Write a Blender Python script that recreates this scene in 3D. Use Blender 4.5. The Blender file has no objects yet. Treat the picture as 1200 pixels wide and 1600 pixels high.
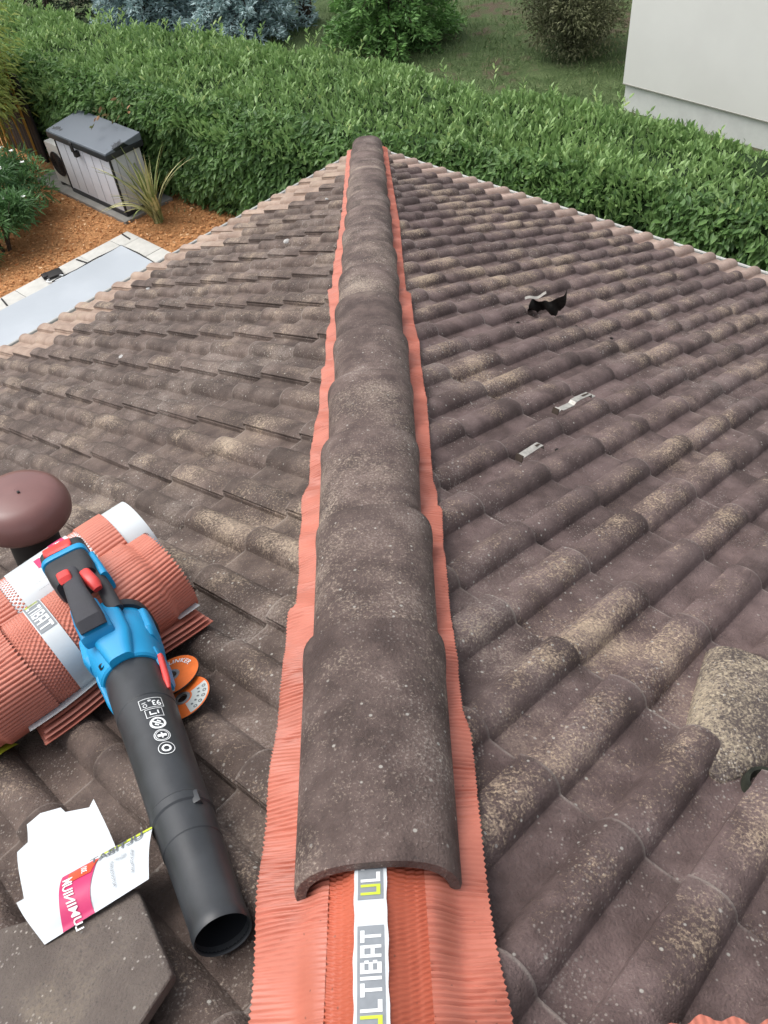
import bpy, bmesh, math, random
import numpy as np
from mathutils import Vector, Matrix

random.seed(7)
RNG = np.random.default_rng(11)
SC = bpy.context.scene
COL = SC.collection

# ------------------------------------------------------------------ camera, sky, sun, exposure
cam_data = bpy.data.cameras.new('camera')
cam = bpy.data.objects.new('camera', cam_data)
COL.objects.link(cam)
cam.location = (0.0912, -6.9944, 3.0799)
cam.rotation_euler = (0.7480, 0.0860, -0.0446)
cam_data.sensor_fit = 'HORIZONTAL'
cam_data.sensor_width = 36.0
cam_data.lens = 1317.4 / 1200.0 * 36.0
cam_data.clip_start = 0.05
cam_data.clip_end = 1000.0
SC.camera = cam
SC.render.resolution_x = 768
SC.render.resolution_y = 1024

SUN_EL, SUN_AZ = math.radians(60), math.radians(-70)     # azimuth measured clockwise from +Y
world = bpy.data.worlds.new('World')
SC.world = world
world.use_nodes = True
wn = world.node_tree
wn.nodes.clear()
w_out = wn.nodes.new('ShaderNodeOutputWorld')
w_bg = wn.nodes.new('ShaderNodeBackground')
w_sky = wn.nodes.new('ShaderNodeTexSky')
w_sky.sky_type = 'NISHITA'
w_sky.sun_disc = False
w_sky.sun_elevation = SUN_EL
w_sky.sun_rotation = SUN_AZ
w_sky.air_density = 1.0
w_sky.dust_density = 4.0
w_sky.ozone_density = 1.0
w_hsv = wn.nodes.new('ShaderNodeHueSaturation')      # cloud cover greys the sky
w_hsv.inputs['Saturation'].default_value = 0.30
wn.links.new(w_sky.outputs[0], w_hsv.inputs['Color'])
wn.links.new(w_hsv.outputs[0], w_bg.inputs['Color'])
w_bg.inputs['Strength'].default_value = 0.15
wn.links.new(w_bg.outputs[0], w_out.inputs['Surface'])

sun_data = bpy.data.lights.new('sun', 'SUN')
sun_data.energy = 1.0
sun_data.angle = math.radians(45)
sun_data.color = (1.0, 0.97, 0.93)
sun = bpy.data.objects.new('sun', sun_data)
COL.objects.link(sun)
sdir = Vector((math.sin(SUN_AZ) * math.cos(SUN_EL), math.cos(SUN_AZ) * math.cos(SUN_EL), math.sin(SUN_EL)))
sun.rotation_euler = sdir.to_track_quat('Z', 'Y').to_euler()
sun.location = (0, 0, 12)

vs = SC.view_settings
vs.view_transform = 'Standard'
vs.look = 'None'
vs.exposure = 0.62
vs.gamma = 1.0
vs.use_curve_mapping = False
SC.cycles.max_bounces = 6
SC.cycles.diffuse_bounces = 3
SC.cycles.glossy_bounces = 2
SC.cycles.transmission_bounces = 3

# ------------------------------------------------------------------ helpers
def lin(r, g, b):
    f = lambda c: (c / 255 / 12.92) if c / 255 <= 0.04045 else ((c / 255 + 0.055) / 1.055) ** 2.4
    return (f(r), f(g), f(b), 1.0)

def tag(o, label=None, cat=None, group=None, kind=None):
    if label: o['label'] = label
    if cat: o['category'] = cat
    if group: o['group'] = group
    if kind: o['kind'] = kind
    return o

def empty(name, loc=(0, 0, 0), rot=(0, 0, 0)):
    o = bpy.data.objects.new(name, None)
    o.empty_display_size = 0.1
    COL.objects.link(o)
    o.location = loc
    o.rotation_euler = rot
    return o

def link_mesh(name, me, mat=None, parent=None):
    o = bpy.data.objects.new(name, me)
    COL.objects.link(o)
    if mat is not None and len(me.materials) == 0:
        me.materials.append(mat)
    if parent is not None:
        o.parent = parent
    return o

def make_mesh(name, V, F, mat=None, parent=None, smooth=False, fm=None, mats=None, auto=None):
    me = bpy.data.meshes.new(name)
    me.from_pydata([tuple(map(float, v)) for v in V], [], [tuple(map(int, f)) for f in F])
    if mats:
        for m in mats: me.materials.append(m)
    if fm is not None:
        me.polygons.foreach_set('material_index', list(fm))
    if smooth:
        me.polygons.foreach_set('use_smooth', [True] * len(me.polygons))
        if auto is not None:
            me.set_sharp_from_angle(angle=math.radians(auto))
    me.update()
    return link_mesh(name, me, mat, parent)

class MB:
    """collects boxes, grids and lofts for one mesh"""
    def __init__(s): s.V = []; s.F = []; s.M = []
    def add(s, V, F, m=0):
        b = len(s.V)
        s.V += [tuple(v) for v in V]
        s.F += [tuple(i + b for i in f) for f in F]
        s.M += [m] * len(F)
        return s
    def box(s, x0, x1, y0, y1, z0, z1, m=0, fr=None, bev=0.0):
        if bev > 0:
            bm = bmesh.new()
            bmesh.ops.create_cube(bm, size=1.0)
            for v in bm.verts:
                v.co = Vector((x0 + (v.co.x + .5) * (x1 - x0), y0 + (v.co.y + .5) * (y1 - y0), z0 + (v.co.z + .5) * (z1 - z0)))
            bmesh.ops.bevel(bm, geom=bm.edges[:], offset=bev, segments=2, profile=0.6, affect='EDGES')
            bm.verts.index_update()
            V = [tuple(v.co) for v in bm.verts]
            F = [tuple(v.index for v in f.verts) for f in bm.faces]
            bm.free()
        else:
            V = [(x, y, z) for z in (z0, z1) for y in (y0, y1) for x in (x0, x1)]
            F = [(0, 2, 3, 1), (4, 5, 7, 6), (0, 1, 5, 4), (2, 6, 7, 3), (0, 4, 6, 2), (1, 3, 7, 5)]
        if fr is not None:
            V = [tuple(fr @ Vector(v)) for v in V]
        return s.add(V, F, m)
    def loft(s, rings, closed=True, cap0=True, cap1=True, m=0):
        n = len(rings[0]); V = [p for r in rings for p in r]; F = []
        for i in range(len(rings) - 1):
            for j in range(n if closed else n - 1):
                k = (j + 1) % n
                F.append((i * n + j, i * n + k, (i + 1) * n + k, (i + 1) * n + j))
        if cap0: F.append(tuple(range(n - 1, -1, -1)))
        if cap1: F.append(tuple((len(rings) - 1) * n + j for j in range(n)))
        return s.add(V, F, m)
    def lathe(s, prof, seg=32, m=0, fr=None):
        rings = []
        for r, z in prof:
            ring = [Vector((r * math.cos(2 * math.pi * j / seg), r * math.sin(2 * math.pi * j / seg), z)) for j in range(seg)]
            if fr is not None: ring = [fr @ v for v in ring]
            rings.append([tuple(v) for v in ring])
        return s.loft(rings, True, False, False, m)
    def build(s, name, mat=None, parent=None, smooth=False, mats=None, auto=35):
        return make_mesh(name, s.V, s.F, mat, parent, smooth, s.M if mats else None, mats, auto if smooth else None)

def tube(mb, pts, radii, seg=8, m=0):
    pts = [Vector(p) for p in pts]
    if not hasattr(radii, '__len__'): radii = [radii] * len(pts)
    rings = []; up = None
    for i, p in enumerate(pts):
        d = (pts[min(i + 1, len(pts) - 1)] - pts[max(i - 1, 0)]).normalized()
        if up is None: up = d.orthogonal().normalized()
        a = (up - d * up.dot(d)).normalized(); b = d.cross(a); up = a
        rings.append([tuple(p + radii[i] * (math.cos(2 * math.pi * j / seg) * a + math.sin(2 * math.pi * j / seg) * b)) for j in range(seg)])
    mb.loft(rings, m=m)

def frame(origin, xa, ya, za):
    M = Matrix.Identity(4)
    for i, a in enumerate((xa, ya, za)):
        for k in range(3): M[k][i] = a[k]
    for k in range(3): M[k][3] = origin[k]
    return M

def text_polys(txt, size=1.0, spacing=1.0):
    cu = bpy.data.curves.new('lettering', 'FONT')
    cu.body = txt; cu.size = size; cu.space_character = spacing; cu.align_x = 'CENTER'; cu.align_y = 'CENTER'
    cu.offset = size * 0.018
    ob = bpy.data.objects.new('lettering', cu)
    COL.objects.link(ob)
    bpy.context.view_layer.update()
    dg = bpy.context.evaluated_depsgraph_get()
    me = bpy.data.meshes.new_from_object(ob.evaluated_get(dg))
    V = [tuple(v.co) for v in me.vertices]; F = [tuple(p.vertices) for p in me.polygons]
    bpy.data.objects.remove(ob); bpy.data.curves.remove(cu); bpy.data.meshes.remove(me)
    return V, F

def ring_poly(r0, r1, seg=32, sx=1.0, sy=1.0, cx=0, cy=0):
    V = []; F = []
    for j in range(seg):
        a = 2 * math.pi * j / seg
        V += [(cx + r0 * sx * math.cos(a), cy + r0 * sy * math.sin(a), 0), (cx + r1 * sx * math.cos(a), cy + r1 * sy * math.sin(a), 0)]
        k = (j + 1) % seg
        F.append((2 * j, 2 * j + 1, 2 * k + 1, 2 * k))
    return V, F

def rect_poly(x0, y0, x1, y1, nx=1, ny=1):
    V = [(x0 + (x1 - x0) * i / nx, y0 + (y1 - y0) * j / ny, 0) for j in range(ny + 1) for i in range(nx + 1)]
    F = [(j * (nx + 1) + i, j * (nx + 1) + i + 1, (j + 1) * (nx + 1) + i + 1, (j + 1) * (nx + 1) + i) for j in range(ny) for i in range(nx)]
    return V, F

# value noise for shapes
def _hash(ix, iy, seed):
    n = (ix.astype(np.int64) * 374761393 + iy.astype(np.int64) * 668265263 + seed * 974711) & 0x7fffffff
    n = ((n ^ (n >> 13)) * 1274126177) & 0x7fffffff
    return ((n ^ (n >> 16)) & 0xffff) / 65535.0
def vnoise(x, y, seed=0):
    x = np.asarray(x, float); y = np.asarray(y, float)
    ix = np.floor(x); iy = np.floor(y); fx = x - ix; fy = y - iy
    fx = fx * fx * (3 - 2 * fx); fy = fy * fy * (3 - 2 * fy)
    a = _hash(ix, iy, seed); b = _hash(ix + 1, iy, seed); c = _hash(ix, iy + 1, seed); d = _hash(ix + 1, iy + 1, seed)
    return (a * (1 - fx) + b * fx) * (1 - fy) + (c * (1 - fx) + d * fx) * fy

# ------------------------------------------------------------------ materials
class NT:
    def __init__(s, name):
        s.mat = bpy.data.materials.new(name); s.mat.use_nodes = True
        s.t = s.mat.node_tree; s.t.nodes.clear()
        s.out = s.t.nodes.new('ShaderNodeOutputMaterial')
        s.b = s.t.nodes.new('ShaderNodeBsdfPrincipled')
        s.t.links.new(s.b.outputs[0], s.out.inputs['Surface'])
    def set(s, inp, v):
        if isinstance(v, bpy.types.NodeSocket): s.t.links.new(v, inp)
        else: inp.default_value = v
    def node(s, t, **kw):
        n = s.t.nodes.new(t)
        for k, v in kw.items(): setattr(n, k, v)
        return n
    def pos(s):
        return s.node('ShaderNodeNewGeometry').outputs['Position']
    def obj(s):
        return s.node('ShaderNodeTexCoord').outputs['Object']
    def rnd(s):
        return s.node('ShaderNodeObjectInfo').outputs['Random']
    def attr(s, n):
        a = s.node('ShaderNodeAttribute'); a.attribute_name = n; return a.outputs['Fac']
    def sep(s, v):
        n = s.node('ShaderNodeSeparateXYZ'); s.set(n.inputs[0], v); return n.outputs
    def vec(s, v, scale=(1, 1, 1), loc=(0, 0, 0)):
        n = s.node('ShaderNodeMapping'); s.set(n.inputs['Vector'], v)
        n.inputs['Scale'].default_value = scale; n.inputs['Location'].default_value = loc
        return n.outputs[0]
    def noise(s, v, scale, detail=4, rough=0.55, dist=0.0):
        n = s.node('ShaderNodeTexNoise'); s.set(n.inputs['Vector'], v)
        n.inputs['Scale'].default_value = scale; n.inputs['Detail'].default_value = detail
        n.inputs['Roughness'].default_value = rough; n.inputs['Distortion'].default_value = dist
        return n.outputs['Fac']
    def voro(s, v, scale, feature='F1', out='Distance', rand=1.0):
        n = s.node('ShaderNodeTexVoronoi'); n.feature = feature; s.set(n.inputs['Vector'], v)
        n.inputs['Scale'].default_value = scale; n.inputs['Randomness'].default_value = rand
        return n.outputs[out]
    def math(s, op, a, b=0.0, c=0.0, clamp=False):
        n = s.node('ShaderNodeMath'); n.operation = op; n.use_clamp = clamp
        s.set(n.inputs[0], a); s.set(n.inputs[1], b)
        if len(n.inputs) > 2: s.set(n.inputs[2], c)
        return n.outputs[0]
    def ramp(s, v, lo, hi, a=0.0, b=1.0):
        n = s.node('ShaderNodeMapRange'); n.interpolation_type = 'SMOOTHSTEP'
        s.set(n.inputs['Value'], v); n.inputs['From Min'].default_value = lo; n.inputs['From Max'].default_value = hi
        n.inputs['To Min'].default_value = a; n.inputs['To Max'].default_value = b
        return n.outputs[0]
    def mix(s, f, a, b, blend='MIX'):
        n = s.node('ShaderNodeMix'); n.data_type = 'RGBA'; n.blend_type = blend
        s.set(n.inputs[0], f); s.set(n.inputs[6], a); s.set(n.inputs[7], b)
        return n.outputs[2]
    def bump(s, h, strength=0.3, dist=0.01):
        n = s.node('ShaderNodeBump'); n.inputs['Strength'].default_value = strength; n.inputs['Distance'].default_value = dist
        s.set(n.inputs['Height'], h); s.t.links.new(n.outputs[0], s.b.inputs['Normal'])
    def fin(s, col, rough=0.6, spec=0.5, metal=0.0):
        s.set(s.b.inputs['Base Color'], col); s.set(s.b.inputs['Roughness'], rough)
        s.set(s.b.inputs['Specular IOR Level'], spec); s.b.inputs['Metallic'].default_value = metal
        return s.mat

def grey(c): return (c[0], c[1], c[2], 1.0)

def simple(name, col, rough=0.5, spec=0.5, var=0.12, scale=25, bump=0.0, metal=0.0):
    n = NT(name); P = n.obj()
    a = n.noise(P, scale, 5, 0.6)
    c = n.mix(n.ramp(a, 0.25, 0.75), tuple(x * (1 - var) for x in col[:3]) + (1,), tuple(min(1, x * (1 + var)) for x in col[:3]) + (1,))
    if bump: n.bump(n.noise(P, scale * 6, 3), bump, 0.004)
    return n.fin(c, n.ramp(a, 0.2, 0.8, max(0, rough - .08), min(1, rough + .08)), spec, metal)

def tile_material(name, c0, c1, flat=False, lich=(0.60, 0.49, 0.33, 1), lich_thr=0.63, pale=(0.40, 0.35, 0.31, 1), pale_thr=0.60, hip=False, moss=0.0, grit=1.0):
    n = NT(name); P = n.pos(); O = n.obj(); R = n.rnd()
    ox, oy, oz = n.sep(O)
    big = n.noise(P, 2.0, 2, 0.5)
    mid = n.noise(P, 8.0, 4, 0.65)
    fine = n.noise(P, 205.0, 4, 0.75)
    zone = n.noise(n.vec(P, (1, 1, 1), (9, 2, 5)), 6.0, 3, 0.6)
    base = n.mix(n.ramp(mid, 0.32, 0.68), c0, c1)
    base = n.mix(n.ramp(zone, 0.55, 0.72, 0, 0.35), base, tuple(x * y for x, y in zip(c0[:3], (0.72, 0.60, 0.58))) + (1,))
    h = n.node('ShaderNodeHueSaturation'); n.set(h.inputs['Color'], base); n.set(h.inputs['Value'], n.math('MULTIPLY_ADD', R, 0.26, 0.88))
    base = h.outputs[0]
    base = n.mix(n.ramp(fine, 0.44, 0.30, 0, 0.55), base, (0.035, 0.030, 0.028, 1))
    # pale greyish bloom in patches
    pm = n.math('ADD', n.math('MULTIPLY', big, 0.5), n.math('MULTIPLY', mid, 0.5))
    pm = n.math('ADD', pm, n.math('MULTIPLY', n.math('SUBTRACT', fine, 0.5), 1.2))
    base = n.mix(n.ramp(pm, pale_thr, pale_thr + 0.26, 0, 0.6), base, pale)
    # mineral grit: separate pale grains, thicker in some zones
    vn = n.node('ShaderNodeTexVoronoi'); n.set(vn.inputs['Vector'], P); vn.inputs['Scale'].default_value = 185.0
    cr, cg, cb = n.sep(vn.outputs['Color'])
    gsel = n.ramp(n.math('ADD', cr, n.math('MULTIPLY', n.ramp(zone, 0.42, 0.66), 0.50)), 1.04, 1.10)
    gm = n.math('MULTIPLY', gsel, n.ramp(vn.outputs['Distance'], 0.46, 0.24))
    gcol = n.mix(cg, (0.26, 0.23, 0.21, 1), (0.56, 0.51, 0.45, 1))
    base = n.mix(n.math('MULTIPLY', gm, 0.8 * grit), base, gcol)
    # crusty beige lichen, more on the rolls and away from the lower edge of each tile
    roll = 0.0 if flat else (n.ramp(oz, 0.02, 0.05, -0.06, 0.09) if not hip else n.ramp(oy, 0.03, 0.10, -0.08, 0.04))
    edge = n.ramp(oy, 0.010, 0.070, -0.13, 0.0) if not (hip or flat) else 0.0
    streak = n.noise(n.vec(P, (1, 1, 1), (3, 7, 1)), 2.6, 2, 0.6)
    lm = n.math('ADD', n.math('MULTIPLY', streak, 0.75), n.math('MULTIPLY', n.noise(P, 15, 3, 0.6), 0.34))
    lm = n.math('ADD', lm, roll)
    lm = n.math('ADD', lm, edge)
    lm = n.math('ADD', lm, n.math('MULTIPLY', n.math('SUBTRACT', R, 0.5), 0.07))
    lm = n.math('ADD', lm, n.math('MULTIPLY', n.math('SUBTRACT', fine, 0.5), 0.95))
    lm = n.math('ADD', lm, n.math('MULTIPLY', n.math('SUBTRACT', cb, 0.5), 0.16))
    # soft sandy dust smeared over joints and rolls alike, under the crisper crust
    dm = n.math('ADD', n.math('ADD', n.math('MULTIPLY', streak, 0.55), n.math('MULTIPLY', mid, 0.40)), n.math('MULTIPLY', n.math('SUBTRACT', fine, 0.5), 0.35))
    base = n.mix(n.ramp(dm, 0.51, 0.67, 0, 0.36), base, tuple(x * 0.62 for x in lich[:3]) + (1,))
    lmask = n.ramp(lm, lich_thr, lich_thr + 0.30, 0, 0.85)
    lcol = n.mix(cg, tuple(x * 0.58 for x in lich[:3]) + (1,), lich)
    base = n.mix(lmask, base, lcol)
    if not (hip or flat):      # pale worn arris along the lower edge of each tile
        base = n.mix(n.math('MULTIPLY', n.ramp(oy, 0.010, 0.004), n.ramp(mid, 0.36, 0.62, 0.0, 0.6)), base, (0.38, 0.33, 0.29, 1))
    # separate white flecks
    v2 = n.node('ShaderNodeTexVoronoi'); n.set(v2.inputs['Vector'], P); v2.inputs['Scale'].default_value = 70.0
    fr_, fg_, fb_ = n.sep(v2.outputs['Color'])
    fl = n.math('MULTIPLY', n.ramp(v2.outputs['Distance'], 0.26, 0.14), n.ramp(n.math('ADD', fr_, n.math('MULTIPLY', n.ramp(big, 0.4, 0.7), 0.3)), 0.96, 1.02))
    base = n.mix(n.math('MULTIPLY', fl, 0.75), base, (0.50, 0.48, 0.43, 1))
    if moss > 0:
        mm = n.math('MULTIPLY', n.ramp(big, 0.50, 0.66), n.ramp(fine, 0.42, 0.6))
        base = n.mix(n.math('MULTIPLY', mm, moss), base, (0.105, 0.105, 0.06, 1))
    n.bump(n.math('SUBTRACT', fine, n.math('MULTIPLY', vn.outputs['Distance'], 0.35)), 0.9, 0.005)
    return n.fin(base, n.ramp(fine, 0.3, 0.7, 0.60, 0.88), 0.45)

M = {}
M['tile'] = tile_material('aged brown concrete tile', lin(80, 64, 61), lin(118, 99, 96), moss=0.08, grit=0.55, lich_thr=0.585, lich=(0.64, 0.49, 0.345, 1))
M['tile_left'] = tile_material('aged brown concrete tile with grey bloom', lin(74, 61, 55), lin(111, 95, 87), lich=(0.58, 0.455, 0.335, 1), lich_thr=0.62, pale=(0.40, 0.35, 0.31, 1), pale_thr=0.55, grit=0.5, moss=0.05)
M['tile_eave'] = tile_material('washed pinkish eave tile', lin(162, 138, 126), lin(184, 160, 147), pale=(0.50, 0.42, 0.36, 1), pale_thr=0.62, lich_thr=0.80)
M['tile_eave_left'] = tile_material('washed beige eave tile', lin(148, 126, 112), lin(172, 150, 134), pale=(0.46, 0.39, 0.32, 1), pale_thr=0.58, lich_thr=0.70)
M['tile_hip'] = tile_material('aged brown hip tile', lin(72, 58, 54), lin(110, 93, 87), grit=0.35, pale=(0.50, 0.44, 0.39, 1), pale_thr=0.56, lich=(0.54, 0.44, 0.35, 1), lich_thr=0.625, hip=True, moss=0.08)
M['tile_loose'] = tile_material('dark plain tile underside', lin(96, 86, 80), lin(112, 102, 95), lich_thr=1.3, grit=0.9, flat=True, pale_thr=0.78, moss=0.1)

def coral_material(name, col, rough=0.42):
    n = NT(name); P = n.obj()
    a = n.noise(P, 6, 4, 0.6); g = n.noise(P, 140, 3, 0.6)
    c = n.mix(n.ramp(a, 0.3, 0.7), tuple(x * 0.9 for x in col[:3]) + (1,), tuple(min(1, x * 1.08) for x in col[:3]) + (1,))
    dirt = n.math('MULTIPLY', n.ramp(n.voro(P, 55), 0.12, 0.05), n.ramp(n.noise(P, 9), 0.55, 0.62))
    c = n.mix(n.math('MULTIPLY', dirt, 0.6), c, (0.10, 0.055, 0.04, 1))
    n.bump(g, 0.12, 0.002)
    return n.fin(c, n.ramp(a, 0.2, 0.8, rough - 0.06, rough + 0.1), 0.45)
M['coral'] = coral_material('coral painted aluminium flashing', (0.50, 0.160, 0.108, 1))
M['coral_mesh'] = coral_material('deep coral vent mesh', (0.46, 0.105, 0.055, 1), 0.5)
M['coral_roll'] = coral_material('rolled coral flashing', (0.54, 0.175, 0.118, 1))
M['white_tape'] = simple('white printed tape', (0.62, 0.66, 0.68), 0.5, 0.4, 0.04, 30)
M['grey_print'] = simple('grey tape print', (0.24, 0.26, 0.28), 0.5, 0.4, 0.08, 60)
M['white_print'] = simple('white print', (0.80, 0.82, 0.82), 0.5, 0.4, 0.02)
M['lime_print'] = simple('lime print', (0.52, 0.62, 0.05), 0.5, 0.4, 0.05)
M['magenta_print'] = simple('magenta print', (0.55, 0.035, 0.14), 0.45, 0.4, 0.06)
M['red_print'] = simple('orange red print', (0.72, 0.09, 0.035), 0.45, 0.4, 0.05)
M['dark_print'] = simple('dark grey print', (0.12, 0.13, 0.14), 0.5, 0.4, 0.05)
M['liner'] = simple('white backing liner', (0.60, 0.65, 0.67), 0.4, 0.4, 0.03, 12)
M['paper'] = simple('white label paper', (0.58, 0.62, 0.645), 0.5, 0.4, 0.03, 14)
M['underlay'] = simple('dark roof void', (0.03, 0.027, 0.025), 0.9, 0.2, 0.2)
M['pvc'] = simple('white gutter plastic', (0.50, 0.50, 0.47), 0.4, 0.5, 0.06, 6)
M['render_house'] = simple('house wall render', (0.62, 0.58, 0.50), 0.9, 0.2, 0.06, 8, 0.3)

# ------------------------------------------------------------------ roof frame
PITCH = 0.3807
TP = math.tan(PITCH); TA = TP / math.sqrt(2)
CP, SP = math.cos(PITCH), math.sin(PITCH)
R2 = math.sqrt(2)
COURSE = 0.2905 / CP           # along the slope
GROUND = -2.6

def axes(side):
    ex = Vector((side, -1, 0)) / R2                 # along the eave, away from the corner
    up = Vector((-side, -1, 0)) / R2                # plan direction up the slope
    sl = up * CP + Vector((0, 0, SP))               # up the slope
    nz = Vector((0, 0, CP)) - up * SP               # slope normal
    return ex, up, sl, nz

def on_roof(side, s, u, h=0.0):
    ex, up, sl, nz = axes(side)
    return ex * s + up * u + Vector((0, 0, u * TP + h))

house = empty('house', (0, 0, GROUND))
tag(house, 'house with brown concrete tiled hip roof filling the foreground', 'house')
HINV = Matrix.Translation((0, 0, -GROUND))

def to_house(o):
    o.parent = house
    o.matrix_parent_inverse = HINV
    return o

# ---- roof slopes with their tiles
ROLL_H = 0.032
def profile():
    P = [(-0.022, 0.0145), (-0.002, 0.0145), (0.002, 0.013), (0.004, 0.002), (0.010, 0.0)]
    W = 0.041
    def arc(d):
        return ROLL_H * max(0.0, 1 - (abs(d) / W) ** 2.3) ** 0.62
    ds = [-1.16, -1.04, -0.97, -0.90, -0.78, -0.60, -0.36, -0.12, 0.12, 0.36, 0.60, 0.78, 0.90, 0.97, 1.04, 1.16]
    fil = {-1.16: 0.0, -1.04: 0.0012, 1.04: 0.0012, 1.16: 0.0}
    def rollp(c, stop=9):
        return [(c + d * W, fil.get(d, max(arc(d * W), 0.0012))) for d in ds if d < stop]
    P += [(0.035, 0.0)] + rollp(0.105) + [(0.180, 0.0)] + rollp(0.258, 0.2)
    for k in range(1, 6):
        P.append((0.258 + 0.0415 * k / 5, ROLL_H - (ROLL_H - 0.0220) * (k / 5) ** 2.2))
    P += [(0.3005, 0.0215), (0.3005, 0.0170), (0.285, 0.0170)]
    return P
PROF = profile()
TL = COURSE + 0.05
STEP = 0.024
def tile_mesh(name, mat):
    n = len(PROF)
    zoff = lambda y: STEP * (1 - y / COURSE)
    rows = [(0.0, -0.0165), (0.0, -0.003), (0.004, 0.0), (COURSE * 0.5, 0.0), (TL, 0.0)]
    V = []; F = []
    for y, dz in rows:
        for x, z in PROF: V.append((x, y, z + dz + zoff(y)))
    for r in range(len(rows) - 1):
        for j in range(n - 1):
            F.append((r * n + j, r * n + j + 1, (r + 1) * n + j + 1, (r + 1) * n + j))
    me = bpy.data.meshes.new(name)
    me.from_pydata(V, [], F)
    me.polygons.foreach_set('use_smooth', [True] * len(F))
    me.set_sharp_from_angle(angle=math.radians(38))
    me.materials.append(mat)
    return me

def tile_matrix(side, s0, u0, jit=True):
    """tile origin (its left lower corner as seen looking up the slope)"""
    ex, up, sl, nz = axes(side)
    xa = ex if side < 0 else -ex
    o = on_roof(side, s0, u0)
    fr = frame(o, xa, sl, nz)
    if jit:
        fr = fr @ Matrix.Translation((random.uniform(-.0012, .0012), random.uniform(-.004, .004), random.uniform(0, .0025))) \
             @ Matrix.Rotation(random.uniform(-.006, .006), 4, 'Z') @ Matrix.Rotation(random.uniform(-.004, .004), 4, 'X')
    return fr

S_MAX, N_COURSE = 6.05, 18
SKIP = set()
def build_slope(side, label, mats, eave_mat, crest):
    # the sheet under the tiles
    top_u = 0.2905 * N_COURSE + .1
    V = [on_roof(side, 0.0, 0.02, -0.028), on_roof(side, S_MAX, 0.02, -0.028), on_roof(side, S_MAX, top_u, -0.028), on_roof(side, top_u, top_u, -0.028)]
    sl = make_mesh('roof_slope', V, [(0, 1, 2, 3)] if side > 0 else [(3, 2, 1, 0)], M['underlay'])
    tag(sl, label)
    to_house(sl)
    full = tile_mesh('roof_tile', mats); eave = tile_mesh('roof_tile', eave_mat)
    count = 0
    for c in range(N_COURSE):
        u0 = -0.02 + c * 0.2905
        me0 = eave if c == 0 else full
        k = -4
        while True:
            # crest gives the s of the joint roll of tile 0
            sc_ = crest + 0.3 * k
            k += 1
            if side < 0: s0 = sc_ - 0.255; slo, shi = s0 - .022, s0 + .30
            else: s0 = sc_ + 0.255; slo, shi = s0 - .30, s0 + .022
            if slo > S_MAX - .3: break
            if shi < u0 + 0.02: continue
            fr = tile_matrix(side, s0, u0)
            me = me0
            if slo < u0 + TL * CP + 0.02:              # crosses the hip: cut it
                bm = bmesh.new(); bm.from_mesh(me0)
                inv = fr.inverted()
                pco = inv @ Vector((side * 0.022, 0, 0)); pno = (inv.to_3x3() @ Vector((side, 0, 0))).normalized()
                bmesh.ops.bisect_plane(bm, geom=bm.verts[:] + bm.edges[:] + bm.faces[:], plane_co=pco, plane_no=pno, clear_inner=True)
                if len(bm.faces) < 3: bm.free(); continue
                me = bpy.data.meshes.new('roof_tile'); bm.to_mesh(me); bm.free()
                if len(me.materials) == 0: me.materials.append(me0.materials[0])
            o = link_mesh('roof_tile', me)
            o.parent = sl
            o.matrix_basis = fr
            count += 1
    return sl, count

slope_r, n_r = build_slope(1, 'right hand slope of brown double roll tiles', M['tile'], M['tile_eave'], 4.40 - 0.3 * 14)
slope_l, n_l = build_slope(-1, 'left hand slope of brown double roll tiles with grey bloom', M['tile_left'], M['tile_eave_left'], 0.4176)
print('tiles', n_r, n_l)

# ---- second course of the left slope is washed out too: repaint some tiles by hand
for o in slope_l.children:
    u = o.matrix_basis.translation
    uu = (u.x - u.y) / R2
    if 0.2 < uu < 0.35 and random.random() < 0.75 or 0.5 < uu < 0.65 and random.random() < 0.3:
        o.data = o.data.copy(); o.data.materials[0] = M['tile_eave_left']

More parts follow.
